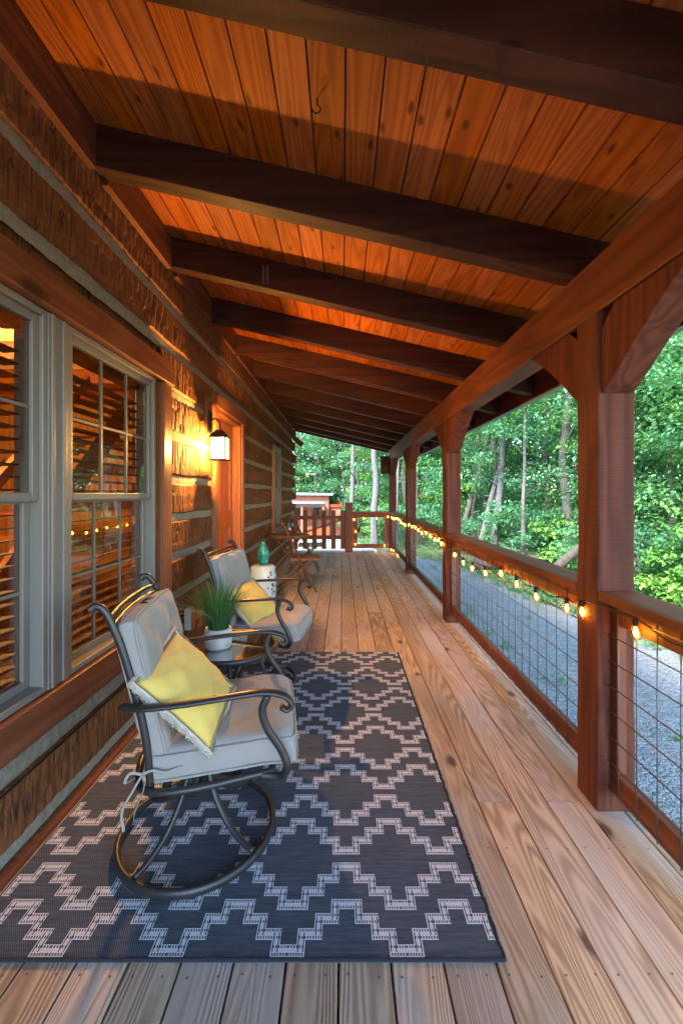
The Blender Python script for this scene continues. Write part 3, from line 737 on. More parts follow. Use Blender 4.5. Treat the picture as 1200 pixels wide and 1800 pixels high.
def swivel_chair(loc, rz, label):
    t = thing('patio_chair', label, 'chair', loc, rz, 'swivel patio chairs with grey cushions')
    b = MB(); b.sweep([(.276*math.cos(a), .276*math.sin(a), .022) for a in np.linspace(0, 2*math.pi, 64, endpoint=False)], .0165, .012, seg=10, closed=True, side=(0, 0, 1)); 
    b.build('base_ring', M['metal'], t, smooth=True)
    for k in range(4):
        a = math.pi/4+k*math.pi/2+.12; ca, sa = math.cos(a), math.sin(a)
        b = MB(); pts = cat([(r*ca, r*sa, z) for r, z in ((.035, .315), (.05, .25), (.085, .165), (.145, .09), (.21, .05), (.268, .034))], 6)
        b.sweep(pts, .011, .016, seg=10, side=(-sa, ca, 0) if False else None, taper=lambda q: 1.15-.25*q); b.build('leg', M['metal'], t, smooth=True)
    b = MB(); b.lathe([(.001, .20), (.028, .20), (.030, .29), (.042, .295), (.042, .315), (.10, .32), (.10, .328), (.001, .329)], seg=24); b.box(-.13, .13, -.11, .11, .3295, .337); b.build('swivel_hub', M['metal'], t)
    b = MB(); pts = cat([(-.14, -.235, .340), (.22, -.245, .353), (.28, -.18, .355), (.28, .18, .355), (.22, .245, .353), (-.14, .235, .340)], 6, True); b.sweep(pts, .012, seg=8, closed=True)
    for xx in (-.06, .05, .16): b.box(xx-.012, xx+.012, -.24, .24, .3375, .343)
    b.build('seat_frame', M['metal'], t, smooth=True)
    for sy in (-1, 1):
        b = MB(); pts = cat([(-.105, sy*.245, .340), (-.118, sy*.25, .50), (-.145, sy*.25, .63), (-.185, sy*.25, .78), (-.222, sy*.25, .880), (-.246, sy*.25, .922), (-.268, sy*.25, .930), (-.282, sy*.25, .920)], 6)
        b.sweep(pts, .0095, .012, side=(0, 1, 0), seg=10, taper=lambda q: 1 if q < .85 else 1+.25*(q-.85)/.15); b.build('back_post', M['metal'], t, smooth=True)
        b = MB(); ya = sy*.298
        pts = cat([(-.185, sy*.262, .618), (-.12, ya, .625), (0, ya+sy*.008, .632), (.15, ya+sy*.008, .645), (.25, ya, .648), (.315, ya, .632), (.338, ya, .602), (.322, ya, .588), (.305, ya, .598)], 7)
        b.sweep(pts, .017, .0095, side=(0, 1, 0), seg=12); arm = b.build('armrest', M['metal'], t, smooth=True)
        b = MB(); pts = cat([(.262, ya, .636), (.245, ya, .59), (.262, ya, .53), (.305, ya, .46), (.325, ya, .40), (.300, sy*.262, .352), (.235, sy*.245, .348)], 7)
        b.sweep(pts, .010, .013, side=(0, 1, 0), seg=10); b.build('arm_support', M['metal'], t, smooth=True)
    for zz, xx in ((.893, -.228), (.868, -.216)):
        b = MB(); pts = cat([(xx, -.25, zz), (xx-.014, -.12, zz+.003), (xx-.018, 0, zz+.004), (xx-.014, .12, zz+.003), (xx, .25, zz)], 6); b.sweep(pts, .0085, seg=8); b.build('back_rail', M['metal'], t, smooth=True)
    b = MB()
    for yy in (-.15, -.05, .05, .15): b.sweep(cat([(-.11, yy, .39), (-.15, yy, .6), (-.21, yy, .865)], 5), .007, seg=8)
    b.build('back_bars', M['metal'], t, smooth=True)
    b = cushion_mesh(0, .50, .505, .118, 36, 16, .006, 3, lip=.025)
    o = b.build('seat_cushion', M['cushion'], t, smooth=True, M=Matrix.Translation((.112, 0, .418)) @ Matrix.Rotation(R(-4.5), 4, 'Y'), fix=True)
    def piping(L, W, T, lip, Mt, par):
        for zz in (-.33, .33):
            c2 = MB(); pts = []
            for q in range(96):
                a = 2*math.pi*q/96; ca, sa = math.cos(a), math.sin(a); m_ = (abs(ca)**9+abs(sa)**9)**(1/9)
                x = ca/m_; y = sa/m_; z = zz*T
                if lip and x > .5: z -= lip*((x-.5)/.5)**2
                pts.append((x*L/2*.992, y*W/2*.992, z))
            c2.sweep(pts, .0042, seg=6, closed=True); c2.build('piping', M['cushion'], par, smooth=True, M=Mt)
    piping(.50, .505, .118, .025, Matrix.Translation((.112, 0, .418)) @ Matrix.Rotation(R(-4.5), 4, 'Y'), o)
    b = cushion_mesh(0, .52, .49, .090, 36, 16, .006, 9)
    Mb = Matrix.Translation((-.132, 0, .628)) @ Matrix.Rotation(R(-90-13.5), 4, 'Y')
    o = b.build('back_cushion', M['cushion'], t, smooth=True, M=Mb, fix=True)
    piping(.52, .49, .090, 0, Mb, o)
    b = MB()
    for dy in (-.03, .03):
        pts = cat([(-.205, dy*.5, .878), (-.185, dy, .883), (-.165, dy*1.5, .880)], 5); b.sweep(pts, .005, .0014, seg=6)
    b.build('top_tie', M['cord'], t, smooth=True)
    b = MB()
    for sy in (-1,):
        q = (-.125, sy*.262, .40)
        for pts in (((0, 0, 0), (-.03, -.02, .02), (-.045, -.02, -.01), (-.02, -.005, -.005)), ((0, 0, 0), (.01, -.02, -.03), (-.012, -.03, -.09), (-.02, -.02, -.13)), ((0, 0, 0), (-.025, -.02, -.04), (-.05, -.03, -.09), (-.045, -.03, -.15)), ((0, 0, 0), (.03, .0, .01), (.07, .0, .0), (.12, .01, .01))):
            b.sweep(cat([(q[0]+p[0], q[1]+p[1], q[2]+p[2]) for p in pts], 6), .0045, .0012, seg=6)
    b.build('ribbon_tie', M['cushion'], t, smooth=True)
    return t
ch1 = swivel_chair((-.545, 1.60, .011), R(9), 'nearest swivel patio chair with grey cushions, standing on the rug in front')
ch2 = copy_tree(ch1); ch2.location = (-.60, 2.86, .011); ch2.rotation_euler.z = R(-7)
ch2['label'] = 'farther swivel patio chair with grey cushions, beyond the glass side table'
# ------------------------------------------------------------------ pillows
def pillow(A, B_, C_, D, puff, label):
    """corners A bottom, B left, C top, D right"""
    A, B_, C_, D = map(Vector, (A, B_, C_, D)); nrm = ((C_-A).cross(D-B_)).normalized()
    if nrm.x < 0: nrm = -nrm
    cen = (A+B_+C_+D)/4
    t = thing('throw_pillow', label, 'pillow', cen, 0, 'yellow fringed throw pillows')
    A, B_, C_, D = A-cen, B_-cen, C_-cen, D-cen
    def base(u, v):
        uu, vv = u*2-1, v*2-1
        # pull sides in between the corners
        k = .055
        u2 = .5+.5*uu*(1-k*(1-vv*vv)); v2 = .5+.5*vv*(1-k*(1-uu*uu))
        return (A*(1-u2)*(1-v2)+D*u2*(1-v2)+B_*(1-u2)*v2+C_*u2*v2)
    b = MB(); n = 32
    for sg in (1, -1):
        def fn(u, v):
            e = max(0, 1-abs(2*u-1)**2.4)*max(0, 1-abs(2*v-1)**2.4)
            wr = .009*math.sin(u*21+v*6)*math.sin(v*17-u*5)*(1-e)*2*e+.004*math.sin(u*9-v*13+2)*e
            return tuple(base(u, v)+nrm*(sg*puff*e**.55+wr))
        b.grid(n, n, fn)
    b.build('pillow_cover', M['pillow'], t, smooth=True, fix=True)
    per = [base(q/30, 0) for q in range(30)]+[base(1, q/30) for q in range(30)]+[base(1-q/30, 1) for q in range(30)]+[base(0, 1-q/30) for q in range(30)]
    b = MB(); N = len(per)
    out = []
    for q in per: d = q.normalized(); out.append((q, d))
    b.sweep([q+d*.010 for q, d in out], .013, .008, seg=6, closed=True)
    fr = MB(); r = random.Random(3)
    for i in range(N):
        for j in range(8):
            q = out[i][0].lerp(out[(i+1) % N][0], j/8); d = out[i][1]; tn = (out[(i+1) % N][0]-out[i][0]).normalized()
            p0 = q+d*.012; ln = r.uniform(.010, .015)
            p1 = p0+d*ln*.6+nrm*r.uniform(-.008, .010)+tn*r.uniform(-.003, .003); p2 = p0+d*ln*.9+nrm*r.uniform(-.01, .01)+tn*r.uniform(-.005, .005)
            fr.sweep([p0, p1, p2], .0022, seg=4, taper=lambda z: 1-.3*z)
    fr.build('fringe', M['fringe'], t, smooth=True)
    b.build('fringe_band', M['fringe'], t, smooth=True)
    b2 = MB(); b2.sweep([q+d*.007+nrm*.009 for q, d in out], .004, seg=5, closed=True); b2.build('braid', M['braid'], t, smooth=True)
    return t
def pushed(k, pts): return [tuple(Vector((0, 0, EYE))+(Vector(p)-Vector((0, 0, EYE)))*k) for p in pts]
pillow(*pushed(1.035, ((-.412, 1.303, .494), (-.628, 1.266, .720), (-.632, 1.585, .775), (-.428, 1.620, .545))), .070, 'yellow fringed pillow leaning in the nearest patio chair')
pillow(*pushed(1.04, ((-.535, 2.513, .485), (-.752, 2.614, .695), (-.622, 2.905, .700), (-.400, 2.812, .490))), .062, 'yellow fringed pillow in the farther patio chair behind the potted grass')
# ------------------------------------------------------------------ side table, pot
TX, TY = -.572, 2.17
t = thing('side_table', 'round glass topped metal side table between the two patio chairs', 'side table', (TX, TY, .011))
b = MB(); b.lathe([(.0005, .500), (.222, .500), (.222, .506), (.0005, .506)], seg=64); b.build('glass_top', M['tabletop'], t)
b = MB(); b.sweep([(.23*math.cos(a), .23*math.sin(a), .496) for a in np.linspace(0, 2*math.pi, 64, endpoint=False)], .015, .011, seg=10, closed=True, side=(0, 0, 1)); b.build('rim', M['metal'], t, smooth=True)
for k in range(4):
    a = .5+k*math.pi/2; ca, sa = math.cos(a), math.sin(a)
    b = MB(); b.sweep(cat([(r*ca, r*sa, z) for r, z in ((.215, .485), (.13, .44), (.055, .36), (.03, .26), (.05, .15), (.12, .06), (.19, .018), (.215, .012))], 6), .010, seg=8); b.build('leg', M['metal'], t, smooth=True)
b = MB(); b.sweep([(.05*math.cos(a), .05*math.sin(a), .30) for a in np.linspace(0, 2*math.pi, 24, endpoint=False)], .008, seg=8, closed=True); b.build('leg_ring', M['metal'], t, smooth=True)
t = thing('potted_grass', 'spiky green ornamental grass in a white textured pot on the glass table', 'potted plant', (-.628, 2.13, .5175))
b = MB(); b.lathe([(.0005, 0), (.058, 0), (.066, .012), (.070, .045), (.067, .085), (.062, .10), (.055, .10), (.055, .085), (.0005, .084)], seg=36); b.build('pot', M['white'], t, smooth=True)
b = MB(); r = random.Random(5)
for k in range(620):
    a = r.uniform(0, 2*math.pi); r0 = .045*math.sqrt(r.random()); ln = r.uniform(.15, .30); sp = r.uniform(.0, .62)*ln*1.2; bend = r.uniform(0, .5)
    x0, y0 = r0*math.cos(a), r0*math.sin(a); a2 = a+r.uniform(-.5, .5); w_ = r.uniform(.0012, .0022); side = Vector((-math.sin(a2), math.cos(a2), 0))*w_
    pts = []
    for s_ in range(6):
        q = s_/5; d = sp*(q**(1.2+bend)); pts.append(Vector((x0+math.cos(a2)*d, y0+math.sin(a2)*d, .08+ln*q*(1-.25*sp/ln*q))))
    vs = []
    for s_, p in enumerate(pts): k_ = 1-(s_/5)**2*.9; vs += [p-side*k_, p+side*k_]
    b.add(vs, [(2*i, 2*i+1, 2*i+3, 2*i+2) for i in range(5)])
b.build('grass_blades', M['blade'], t)
b = MB()
for k in range(26):
    a = r.uniform(1.8, 4.6); ln = r.uniform(.2, .30); pts = cat([(0, 0, .09), (math.cos(a)*ln*.45, math.sin(a)*ln*.45, .09+ln*.45), (math.cos(a)*ln*.95, math.sin(a)*ln*.95, .09+ln*r.uniform(.3, .8))], 4); b.sweep(pts, .0009, seg=4)
b.build('dry_stems', simple('dry_straw', (.34, .25, .10), .8), t)
# ------------------------------------------------------------------ garden stool + vase
SX, SY = -.935, 4.95
t = thing('garden_stool', 'white ceramic drum garden stool with pierced pattern beside the far chair', 'stool', (SX, SY, 0))
b = MB(); b.lathe([(.0005, .455), (.10, .458), (.128, .452), (.138, .438), (.142, .41), (.155, .34), (.162, .23), (.155, .12), (.142, .05), (.138, .02), (.13, .002), (.0005, .002)], seg=48); o = b.build('stool_body', M['ceramic'], t, smooth=True)
b = MB(); r = random.Random(2)
for k in range(26):
    a0 = -.62+r.uniform(-.42, .42); z = .06+.33*r.random(); rr = .1435+.0195*math.sin(math.pi*min(1, max(0, (z-.02)/.42)))
    rr = float(np.interp(z, [.02, .05, .12, .23, .34, .41], [.138, .142, .155, .162, .155, .142]))+.0006
    sz = r.uniform(.008, .015); vs = []
    for j in range(8): q = j*math.pi/4; aa = a0+sz*math.cos(q)/rr; zz = z+sz*math.sin(q); vs.append((rr*math.cos(aa), rr*math.sin(aa), zz))
    b.add(vs, [tuple(range(8))])
b.build('pierced_holes', M['hole'], t)
b = MB()
for q in range(28): a = q*2*math.pi/28; b.lathe([(.0005, .006), (.004, .004), (.006, 0)], (.1415*math.cos(a), .1415*math.sin(a), .425), 6)
b.build('rivets', M['ceramic'], t, smooth=True)
b = MB(); b.lathe([(.0005, 0), (.045, 0), (.06, .04), (.07, .10), (.068, .16), (.05, .215), (.028, .24), (.024, .255), (.030, .268), (.022, .268), (.018, .25), (.0005, .24)], seg=32); o = b.build('vase', M['vase'], smooth=True); o.location = (SX+.005, SY, .4585)
tag(o, 'glossy teal glazed vase standing on the white garden stool', 'vase')
# ------------------------------------------------------------------ bistro table, folding chairs, gnome
BX, BY = -.80, 6.32
t = thing('bistro_table', 'round slatted wooden bistro table near the cabin wall at the far end', 'table', (BX, BY, 0))
b = MB(); R0 = .30
for k in range(8):
    y0 = -R0+k*.075; y1 = y0+.071
    pts = []
    for yy in np.linspace(y0, y1, 6): pts.append((math.sqrt(max(0, R0*R0-yy*yy)), yy))
    poly = pts+[(-p[0], p[1]) for p in pts[::-1]]
    b.prism(poly, 'z', .665, .684)
b.build('tabletop', M['teak'], t)
b = MB(); b.sweep([(.292*math.cos(a), .292*math.sin(a), .652) for a in np.linspace(0, 2*math.pi, 48, endpoint=False)], .012, .014, seg=8, closed=True, side=(0, 0, 1)); b.build('apron', M['teak'], t)
for sy in (-.2, .2):
    for sx in (-1, 1):
        b = MB(); Mx = None; b.sweep([(sx*.24, sy+(.02 if sx > 0 else 0), .002), (-sx*.16, sy+(.02 if sx > 0 else 0), .64)], .015, .011, seg=4, side=(0, 1, 0)); b.build('leg', M['teakz'], t)
for z in (.16, .5): b = MB(); b.box(-.02 if z > .3 else .13, .02 if z > .3 else .16, -.2, .22, z, z+.025); b.build('stretcher', M['teak'], t)
def folding_chair(loc, rz, label):
    t = thing('folding_chair', label, 'chair', loc, rz, 'wooden folding chairs by the bistro table'); W = .19
    for sy in (-1, 1):
        b = MB(); b.sweep([(-.235, sy*W, .90), (-.02, sy*W, .435), (.20, sy*W, .003)], .018, .012, seg=4, side=(0, 1, 0)); b.build('long_leg', M['teakz'], t)
        b = MB(); b.sweep([(.17, sy*(W-.03), .43), (-.30, sy*(W-.03), .003)], .017, .011, seg=4, side=(0, 1, 0)); b.build('short_leg', M['teakz'], t)
    b = MB()
    for k in range(8):
        xx = -.14+k*.05; b.box(xx, xx+.042, -W+.015, W-.015, .437, .452)
    for sy in (-1, 1): b.box(-.14, .25, sy*(W-.03)-.01, sy*(W-.03)+.01, .415, .4365)
    b.build('seat', M['teak'], t)
    b = MB()
    for k in range(5):
        yy = -W+.035+k*(2*W-.07)/4; b.sweep([(-.245, yy, .90), (-.115, yy, .62)], .004, .016, seg=4, side=(1, 0, .45))
    b.sweep([(-.25, -W, .905), (-.25, W, .905)], .012, .018, seg=4); b.sweep([(-.11, -W, .61), (-.11, W, .61)], .010, .014, seg=4)
    b.build('backrest', M['teakz'], t)
    b = MB(); b.sweep([(-.25, -W+.03, .05), (-.25, W-.03, .05)], .010, seg=6); b.sweep([(.13, -W, .14), (.13, W, .14)], .010, seg=6); b.build('stretcher', M['teakz'], t)
    return t
fc = folding_chair((-.565, 5.68, 0), R(8), 'nearer wooden folding chair standing in front of the bistro table')
f2 = copy_tree(fc); f2.location = (-.60, 7.12, 0); f2.rotation_euler.z = R(4); f2['label'] = 'farther wooden folding chair behind the bistro table near the gate'
t = thing('garden_gnome', 'small gnome figurine with blue hat and red body on the bistro table', 'figurine', (-.80, 6.25, .6855))
b = MB(); b.lathe([(.0005, 0), (.04, 0), (.045, .03), (.04, .07), (.022, .10), (.0005, .105)], seg=20); b.build('body', M['red'], t, smooth=True)
b = MB(); b.lathe([(.0005, .20), (.012, .18), (.024, .14), (.036, .105), (.034, .095), (.0005, .095)], seg=20); b.build('hat', M['blue'], t, smooth=True)
b = MB(); b.lathe([(.0005, .035), (.018, .05), (.028, .085), (.02, .105), (.0005, .11)], (.012, -.012, 0), 14); b.build('beard', M['beard'], t, smooth=True)
b = MB(); b.lathe([(.0005, .008), (.007, .004), (.008, 0), (.006, -.006), (.0005, -.008)], (.03, -.030, .092), 10); b.build('nose', M['skin'], t, smooth=True)
# outlet box with cable on wall
t = thing('outlet_box', 'weatherproof electrical outlet box with clear cover low on the log wall', 'outlet box', (XW+.01, 3.02, .40))
b = MB(); b.box(0, .05, -.045, .045, -.075, .075); b.build('box', M['grey_pl'], t, bevel=.006)
b = MB(); b.box(.0505, .10, -.05, .05, -.06, .08); b.build('clear_cover', M['bulbglass'], t, bevel=.01)
b = MB(); b.sweep(cat([(XW+.012, -.5, .31), (XW+.014, 1.0, .298), (XW+.014, 1.6, .30), (XW+.012, 2.3, .305), (XW+.02, 2.85, .30), (XW+.03, 2.98, .32)], 8), .005, seg=6)
o = b.build('cable', M['cord'], smooth=True); tag(o, 'black electric cable running along the lowest chinking line to the outlet', 'cable')
# ------------------------------------------------------------------ shed beyond the gate
t = thing('garden_shed', 'small red wooden shed with pale metal roofs beyond the gate', 'shed', (0, 18.2, GZ))
b = MB(); b.box(-3.6, -.62, .6, 3.2, 0, 1.78); b.box(-3.4, -.55, -.6, -.5, 0, .5); b.build('wall', M['shed'], t)
b = MB(); b.prism([(-3.8, 1.86), (-.42, 1.83), (-.42, 1.91), (-3.8, 1.97)], 'y', .3, 3.4); b.build('roof', M['shedroof'], t)
b = MB(); b.prism([(-.78, 1.56), (.55, 1.36), (.55, 1.30), (-.78, 1.50)], 'x', -3.6, -.75); b.v = [(x, y-.0, z) for x, y, z in b.v]; b.build('porch_roof', M['shedroof'], t)
for xx in (-2.6, -1.75, -.85): b = MB(); b.box(xx, xx+.09, -.62, -.53, 0, 1.42); b.build('porch_post', M['shed'], t)
b = MB(); b.box(-.62, -.1, .8, 3.1, 0, 1.36); b.prism([(.7, 1.30), (3.2, 1.30), (3.2, 1.50), (.7, 1.42)], 'x', -.62, -.02); b.build('side_bay', M['shed'], t)
for xx in (-2.1, -1.35): b = MB(); b.box(xx, xx+.36, .575, .599, .75, 1.3); w_ = b.build('window', M['vinyl'], t); b = MB(); b.box(xx+.03, xx+.33, .565, .5745, .79, 1.26); b.build('pane', simple('dark_pane', (.03, .05, .07), .08), w_)
# ------------------------------------------------------------------ trees
def leaf_cloud(name, centers, n_per, rad, flat, size, mats, seed, parent=None):
    r = np.random.default_rng(seed); cs = np.repeat(np.array(centers), n_per, axis=0); N = len(cs)
    off = r.normal(0, 1, (N, 3)); off /= np.linalg.norm(off, axis=1)[:, None]; off *= (r.random(N)**.45)[:, None]
    rr = np.repeat(r.uniform(.6, 1.25, len(centers)), n_per)[:, None]*rad
    pos = cs+off*rr*np.array([1, 1, flat])
    pos[:, 2] -= .25*(off[:, 0]**2+off[:, 1]**2)*rr[:, 0]*.6
    out = off*np.array([1, 1, .3]); az = np.arctan2(out[:, 1], out[:, 0])+r.normal(0, .8, N); dip = r.normal(-.35, .45, N)
    d = np.stack([np.cos(az)*np.cos(dip), np.sin(az)*np.cos(dip), np.sin(dip)], 1)
    s = np.stack([-np.sin(az), np.cos(az), r.normal(0, .35, N)], 1); s /= np.linalg.norm(s, axis=1)[:, None]
    up = np.cross(d, s); L = (size*r.uniform(.5, 1.45, N))[:, None]; W = L*.30
    v = np.stack([pos-d*L*.5, pos-d*L*.05+s*W+up*W*.25, pos+d*L*.5, pos-d*L*.05-s*W+up*W*.25], 1).reshape(-1, 3)
    i = np.arange(N)*4; f = np.concatenate([np.stack([i, i+1, i+2], 1), np.stack([i, i+2, i+3], 1)], 0)
    me = bpy.data.meshes.new(name); me.vertices.add(len(v)); me.vertices.foreach_set('co', v.ravel())
    me.loops.add(f.size); me.loops.foreach_set('vertex_index', f.ravel().astype(np.int32))
    me.polygons.add(len(f)); me.polygons.foreach_set('loop_start', np.arange(0, f.size, 3, dtype=np.int32)); me.polygons.foreach_set('loop_total', np.full(len(f), 3, dtype=np.int32))
    me.materials.append(mats[0]); 
    if len(mats) > 1:
        me.materials.append(mats[1]); mi = (np.repeat(r.random(len(centers)) < .3, n_per)).astype(np.int32); me.polygons.foreach_set('material_index', np.concatenate([mi, mi]))
    me.update(calc_edges=True); o = bpy.data.objects.new(name, me); C.objects.link(o)
    if parent is not None: o.parent = parent
    return o
def trunk_mesh(h, r0, lean=(0, 0), seed=0, limbs=8, start=.35, wob=.06, sp=1.6):
    r = random.Random(seed); b = MB(); pts = []
    for k in range(9):
        q = k/8; pts.append(Vector((lean[0]*q+r.uniform(-wob, wob)*(k > 0), lean[1]*q+r.uniform(-wob, wob)*(k > 0), h*q-.15*(k == 0))))
    pc = cat(pts, 4); b.sweep(pc, r0, seg=10, taper=lambda q: (1.25-q*5*.25 if q < .05 else 1)*(1-.75*q))
    for k in range(limbs):
        q = start+(1-start)*(k+.5)/limbs; p = pc[int(q*(len(pc)-1))]; a = r.uniform(0, 6.28); ln = sp*r.uniform(.5, 1)*(1.2-q*.6)
        e = p+Vector((math.cos(a)*ln, math.sin(a)*ln, ln*r.uniform(.1, .7))); mid = (p+e)/2+Vector((r.uniform(-.1, .1), r.uniform(-.1, .1), r.uniform(-.05, .15)))
        b.sweep(cat([p, mid, e], 4), r0*.3*(1.1-q), seg=5, taper=lambda z: 1-.75*z)
        e2 = mid+Vector((math.cos(a+.8)*ln*.4, math.sin(a+.8)*ln*.4, ln*.15)); b.sweep([mid, e2], r0*.12, seg=4, taper=lambda z: 1-.7*z)
    return b
def crown_centers(h, z0, rad, n, seed):
    r = random.Random(seed); out = []
    while len(out) < n:
        x, y, z = r.uniform(-1, 1), r.uniform(-1, 1), r.uniform(0, 1)
        pr = (math.sin(math.pi*min(1, .12+z*.95))**.6); d = math.hypot(x, y)
        if d > pr or (d < pr*.45 and r.random() < .7): continue
        out.append((x*rad*r.uniform(.85, 1.1), y*rad, z0+z*(h-z0)))
    return out
variants = []
specs = [(9.0, .4, 2.1, 100, 'leafA', .085), (9.5, .6, 2.3, 110, 'leafB', .08), (8.5, .2, 2.0, 95, 'leafA', .095), (10, 1.2, 2.4, 110, 'leafB', .09)]
for i, (h, z0, rad, nc, lm, sz) in enumerate(specs):
    t = thing('leafy_tree', 'leafy green tree in the dense woods beyond the gravel drive', 'tree', (0, 0, GZ), 0, 'leafy trees in the woods')
    trunk_mesh(h*.9, .10, (.3, .1), i, 12, .2, .08, rad*.8).build('trunk', M['barkd'], t, smooth=True)
    leaf_cloud('crown', crown_centers(h, z0, rad, nc, i), 130, .55, .45, sz, [M[lm], M['leafC' if i % 2 == 0 else 'leafA']], i, t)
    variants.append(t)
spots = []
r = random.Random(11)
for (x, y) in ((6.2, 6.4), (6.4, 8.6), (7.4, 7.0), (5.5, 9.9), (5.9, 12.0), (5.2, 13.8), (8.3, 8.9), (7.6, 11.2), (4.6, 15.5), (7.2, 14.2), (9.8, 11.0), (9.2, 14.0),
               (3.2, 17.5), (6.0, 17.0), (1.6, 19.0), (4.2, 20), (8.6, 17.5), (0.2, 22.4), (2.6, 22.5), (-1.6, 23.2), (-3.4, 22.6), (6.5, 21.5), (-5.5, 24), (-.6, 25.5), (1.8, 26), (-3.0, 26.5), (4.6, 25), (2.4, 18.2), (4.9, 17.8), (5.4, 19.2), (7.2, 19.5), (.6, 21), (3.3, 21.6), (10.2, 15.6), (8.9, 12.4), (-2.4, 24.5), (6.7, 9.9),
               (11.5, 9.5), (12, 13), (11.5, 17), (7.8, 4.2), (9.0, 6.3), (7.0, 1.8), (6.8, -1.5), (10.5, 3.5), (-7.5, 25.5)):
    spots.append((x+r.uniform(-.3, .3), y+r.uniform(-.3, .3)))
for i, (x, y) in enumerate(spots):
    v = variants[i % 4]; o = v if i < 4 else copy_tree(v)
    o['label'] = 'leafy green tree in the woods behind the shed and the far end of the porch' if y > 17 and x < 5 else ('leafy green tree just across the gravel drive, in the front row of the woods' if x < 6.8 else 'leafy green tree deeper in the woods beyond the front row across the drive')
    o.location = (x, y, GZ-.05+max(0, math.hypot(max(0, x-6), max(0, y-20))-2)*.05); o.rotation_euler.z = r.uniform(0, 6.28); s_ = r.uniform(.85, 1.2); o.scale = (s_, s_, s_*r.uniform(.95, 1.1))
# pale trunks that read singly
pale = [((1.17, 15.2), 9, .14, (-.0, .3), 'tall pale grey trunk behind the back railing, left of the corner post'), ((.40, 18.0), 9.5, .12, (.1, 0), 'pale trunk rising above the gate post beyond the gate'), ((1.80, 14.2), 8, .075, (.05, 0), 'thin pale trunk seen just beside the far corner post'),
        ((4.30, 12.0), 7.5, .115, (.75, .3), 'straight pale tree trunk seen between the nearest and second posts'), ((3.82, 12.3), 6.5, .085, (2.1, .5), 'pale trunk leaning right, crossing behind the straight pale trunk'), ((4.2, 15.2), 7.5, .10, (2.0, 0), 'slender pale leaning trunk beside the second post'), ((4.35, 10.2), 6.5, .055, (.25, .2), 'thin grey sapling trunk left of the nearest post')]
for i, ((x, y), h, r0, lean, lb) in enumerate(pale):
    t = thing('pale_tree', lb, 'tree', (x, y, GZ)); trunk_mesh(h, r0, lean, 40+i, 9, .25, .05, .9).build('trunk', M['bark'], t, smooth=True)
    cc = [(lean[0]*q[2]/h+q[0], lean[1]*q[2]/h+q[1], q[2]) for q in crown_centers(h+1, h*.55, 1.2, 26, 60+i)]
    leaf_cloud('crown', cc, 80, .42, .4, .08, [M['leafA'], M['leafC']], 70+i, t)
# shrubs at the edge of the woods
sv = []
for i, lm in enumerate(('leafC', 'leafA', 'leafB')):
    t = thing('leafy_shrub', '', 'shrub', (0, 0, GZ), 0, 'shrubs along the edge of the woods')
    t['label'] = ['bright light green leafy shrub at the edge of the woods', 'mid green leafy shrub at the edge of the woods', 'deep green leafy shrub at the edge of the woods'][i]
    trunk_mesh(1.5, .03, (.1, 0), 90+i, 7, .1, .05, .7).build('stems', M['barkd'], t, smooth=True)
    leaf_cloud('foliage', crown_centers(2.2, .15, 1.0, 34, 90+i), 80, .34, .45, .085 if i else .11, [M[lm]], 95+i, t); sv.append(t)
sp2 = [(5.35, 6.2, 0), (5.2, 7.3, 2), (5.1, 8.2, 1), (5.6, 10.0, 0), (4.6, 10.6, 2), (4.9, 11.6, 1), (4.1, 12.9, 2), (3.5, 14.3, 1), (2.6, 14.9, 2), (2.2, 16.3, 1), (5.7, 5.0, 1), (1.6, 17.2, 0), (3.3, 16, 2), (5.9, 7.0, 1), (6.0, 3.6, 2), (.9, 20.5, 1), (-.2, 20.3, 2), (5.6, 8.9, 2), (6.1, 5.9, 0), (.75, 18.3, 1), (5.5, 10.8, 1), (-4.5, 21.5, 2)]
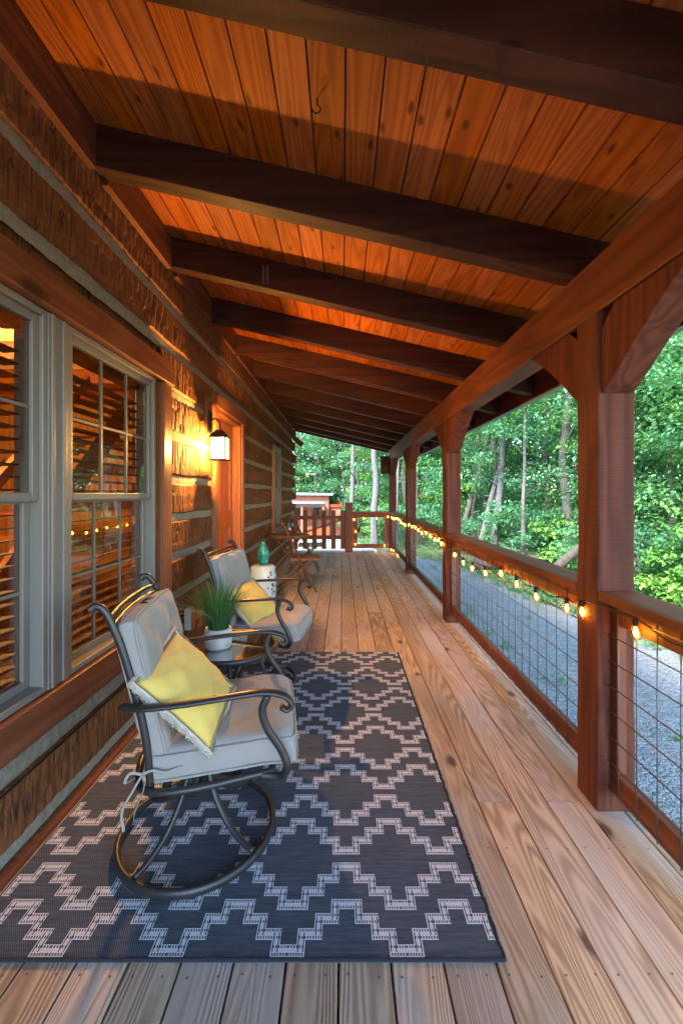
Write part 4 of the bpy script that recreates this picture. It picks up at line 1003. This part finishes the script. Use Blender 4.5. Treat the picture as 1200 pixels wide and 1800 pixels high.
for i, (x, y, k) in enumerate(sp2):
    first = sum(1 for q in sp2[:i] if q[2] == k) == 0
    o = sv[k] if first else copy_tree(sv[k]); o.location = (x, y, GZ-.03); o.rotation_euler.z = r.uniform(0, 6); s_ = r.uniform(.75, 1.15); o.scale = (s_, s_, s_)
# fallen log
b = MB(); a, c = P(945, 1003, 8.3), P(1075, 925, 6.9); a.z = GZ+.1
b.sweep(cat([a, (a+c)/2+Vector((0, 0, .06)), c], 6), .10, seg=10, taper=lambda q: 1-.3*q); tag(b.build('fallen_trunk', M['barkd'], smooth=True), 'grey fallen tree trunk slanting up in the undergrowth behind the railing', 'fallen tree')
b = MB(); a = P(870, 1010, 10.0); a.z = GZ+.22
b.sweep([a+Vector((-.5, .1, 0)), a+Vector((.9, -.2, .1))], .16, seg=12); tag(b.build('cut_log', M['barkd'], smooth=True), 'thick cut log lying at the edge of the woods across the drive', 'log')
# ground cover and far woods
def scatter(n, seed):
    rr = random.Random(seed); out = []
    while len(out) < n:
        y = rr.uniform(-2, 26); e = float(np.interp(y, [0, 2.5, 5, 6.6, 8.5, 11, 12.6, 13.8, 16, 19.5], [4.6, 4.35, 4.0, 3.62, 3.35, 3.0, 2.3, 1.4, .7, .5]))
        x = e+.12+abs(rr.gauss(0, 1.6))
        if rr.random() < .15: x = e+rr.uniform(-.15, .1)
        out.append((x, y, GZ+.05))
    return out
wr_ = random.Random(9)
o = leaf_cloud('ground_cover', scatter(1500, 5)+[(wr_.uniform(1.9, 4.2), wr_.uniform(1, 12), GZ+.02) for _ in range(26)], 26, .17, .6, .05, [M['leafA'], M['leafC']], 123); tag(o, kind='stuff')
fc_ = []
r = random.Random(21)
while len(fc_) < 4600:
    a = r.uniform(-.9, 1.75); d = r.uniform(20, 27); x = 2+d*math.sin(a)*.95; y = 4+d*math.cos(a)
    if y > 0: fc_.append((x, y+4, GZ+r.uniform(0, 15)))
o = leaf_cloud('far_woods', fc_, 40, 1.3, .7, .36, [M['leafB'], M['leafA']], 124); tag(o, kind='stuff')
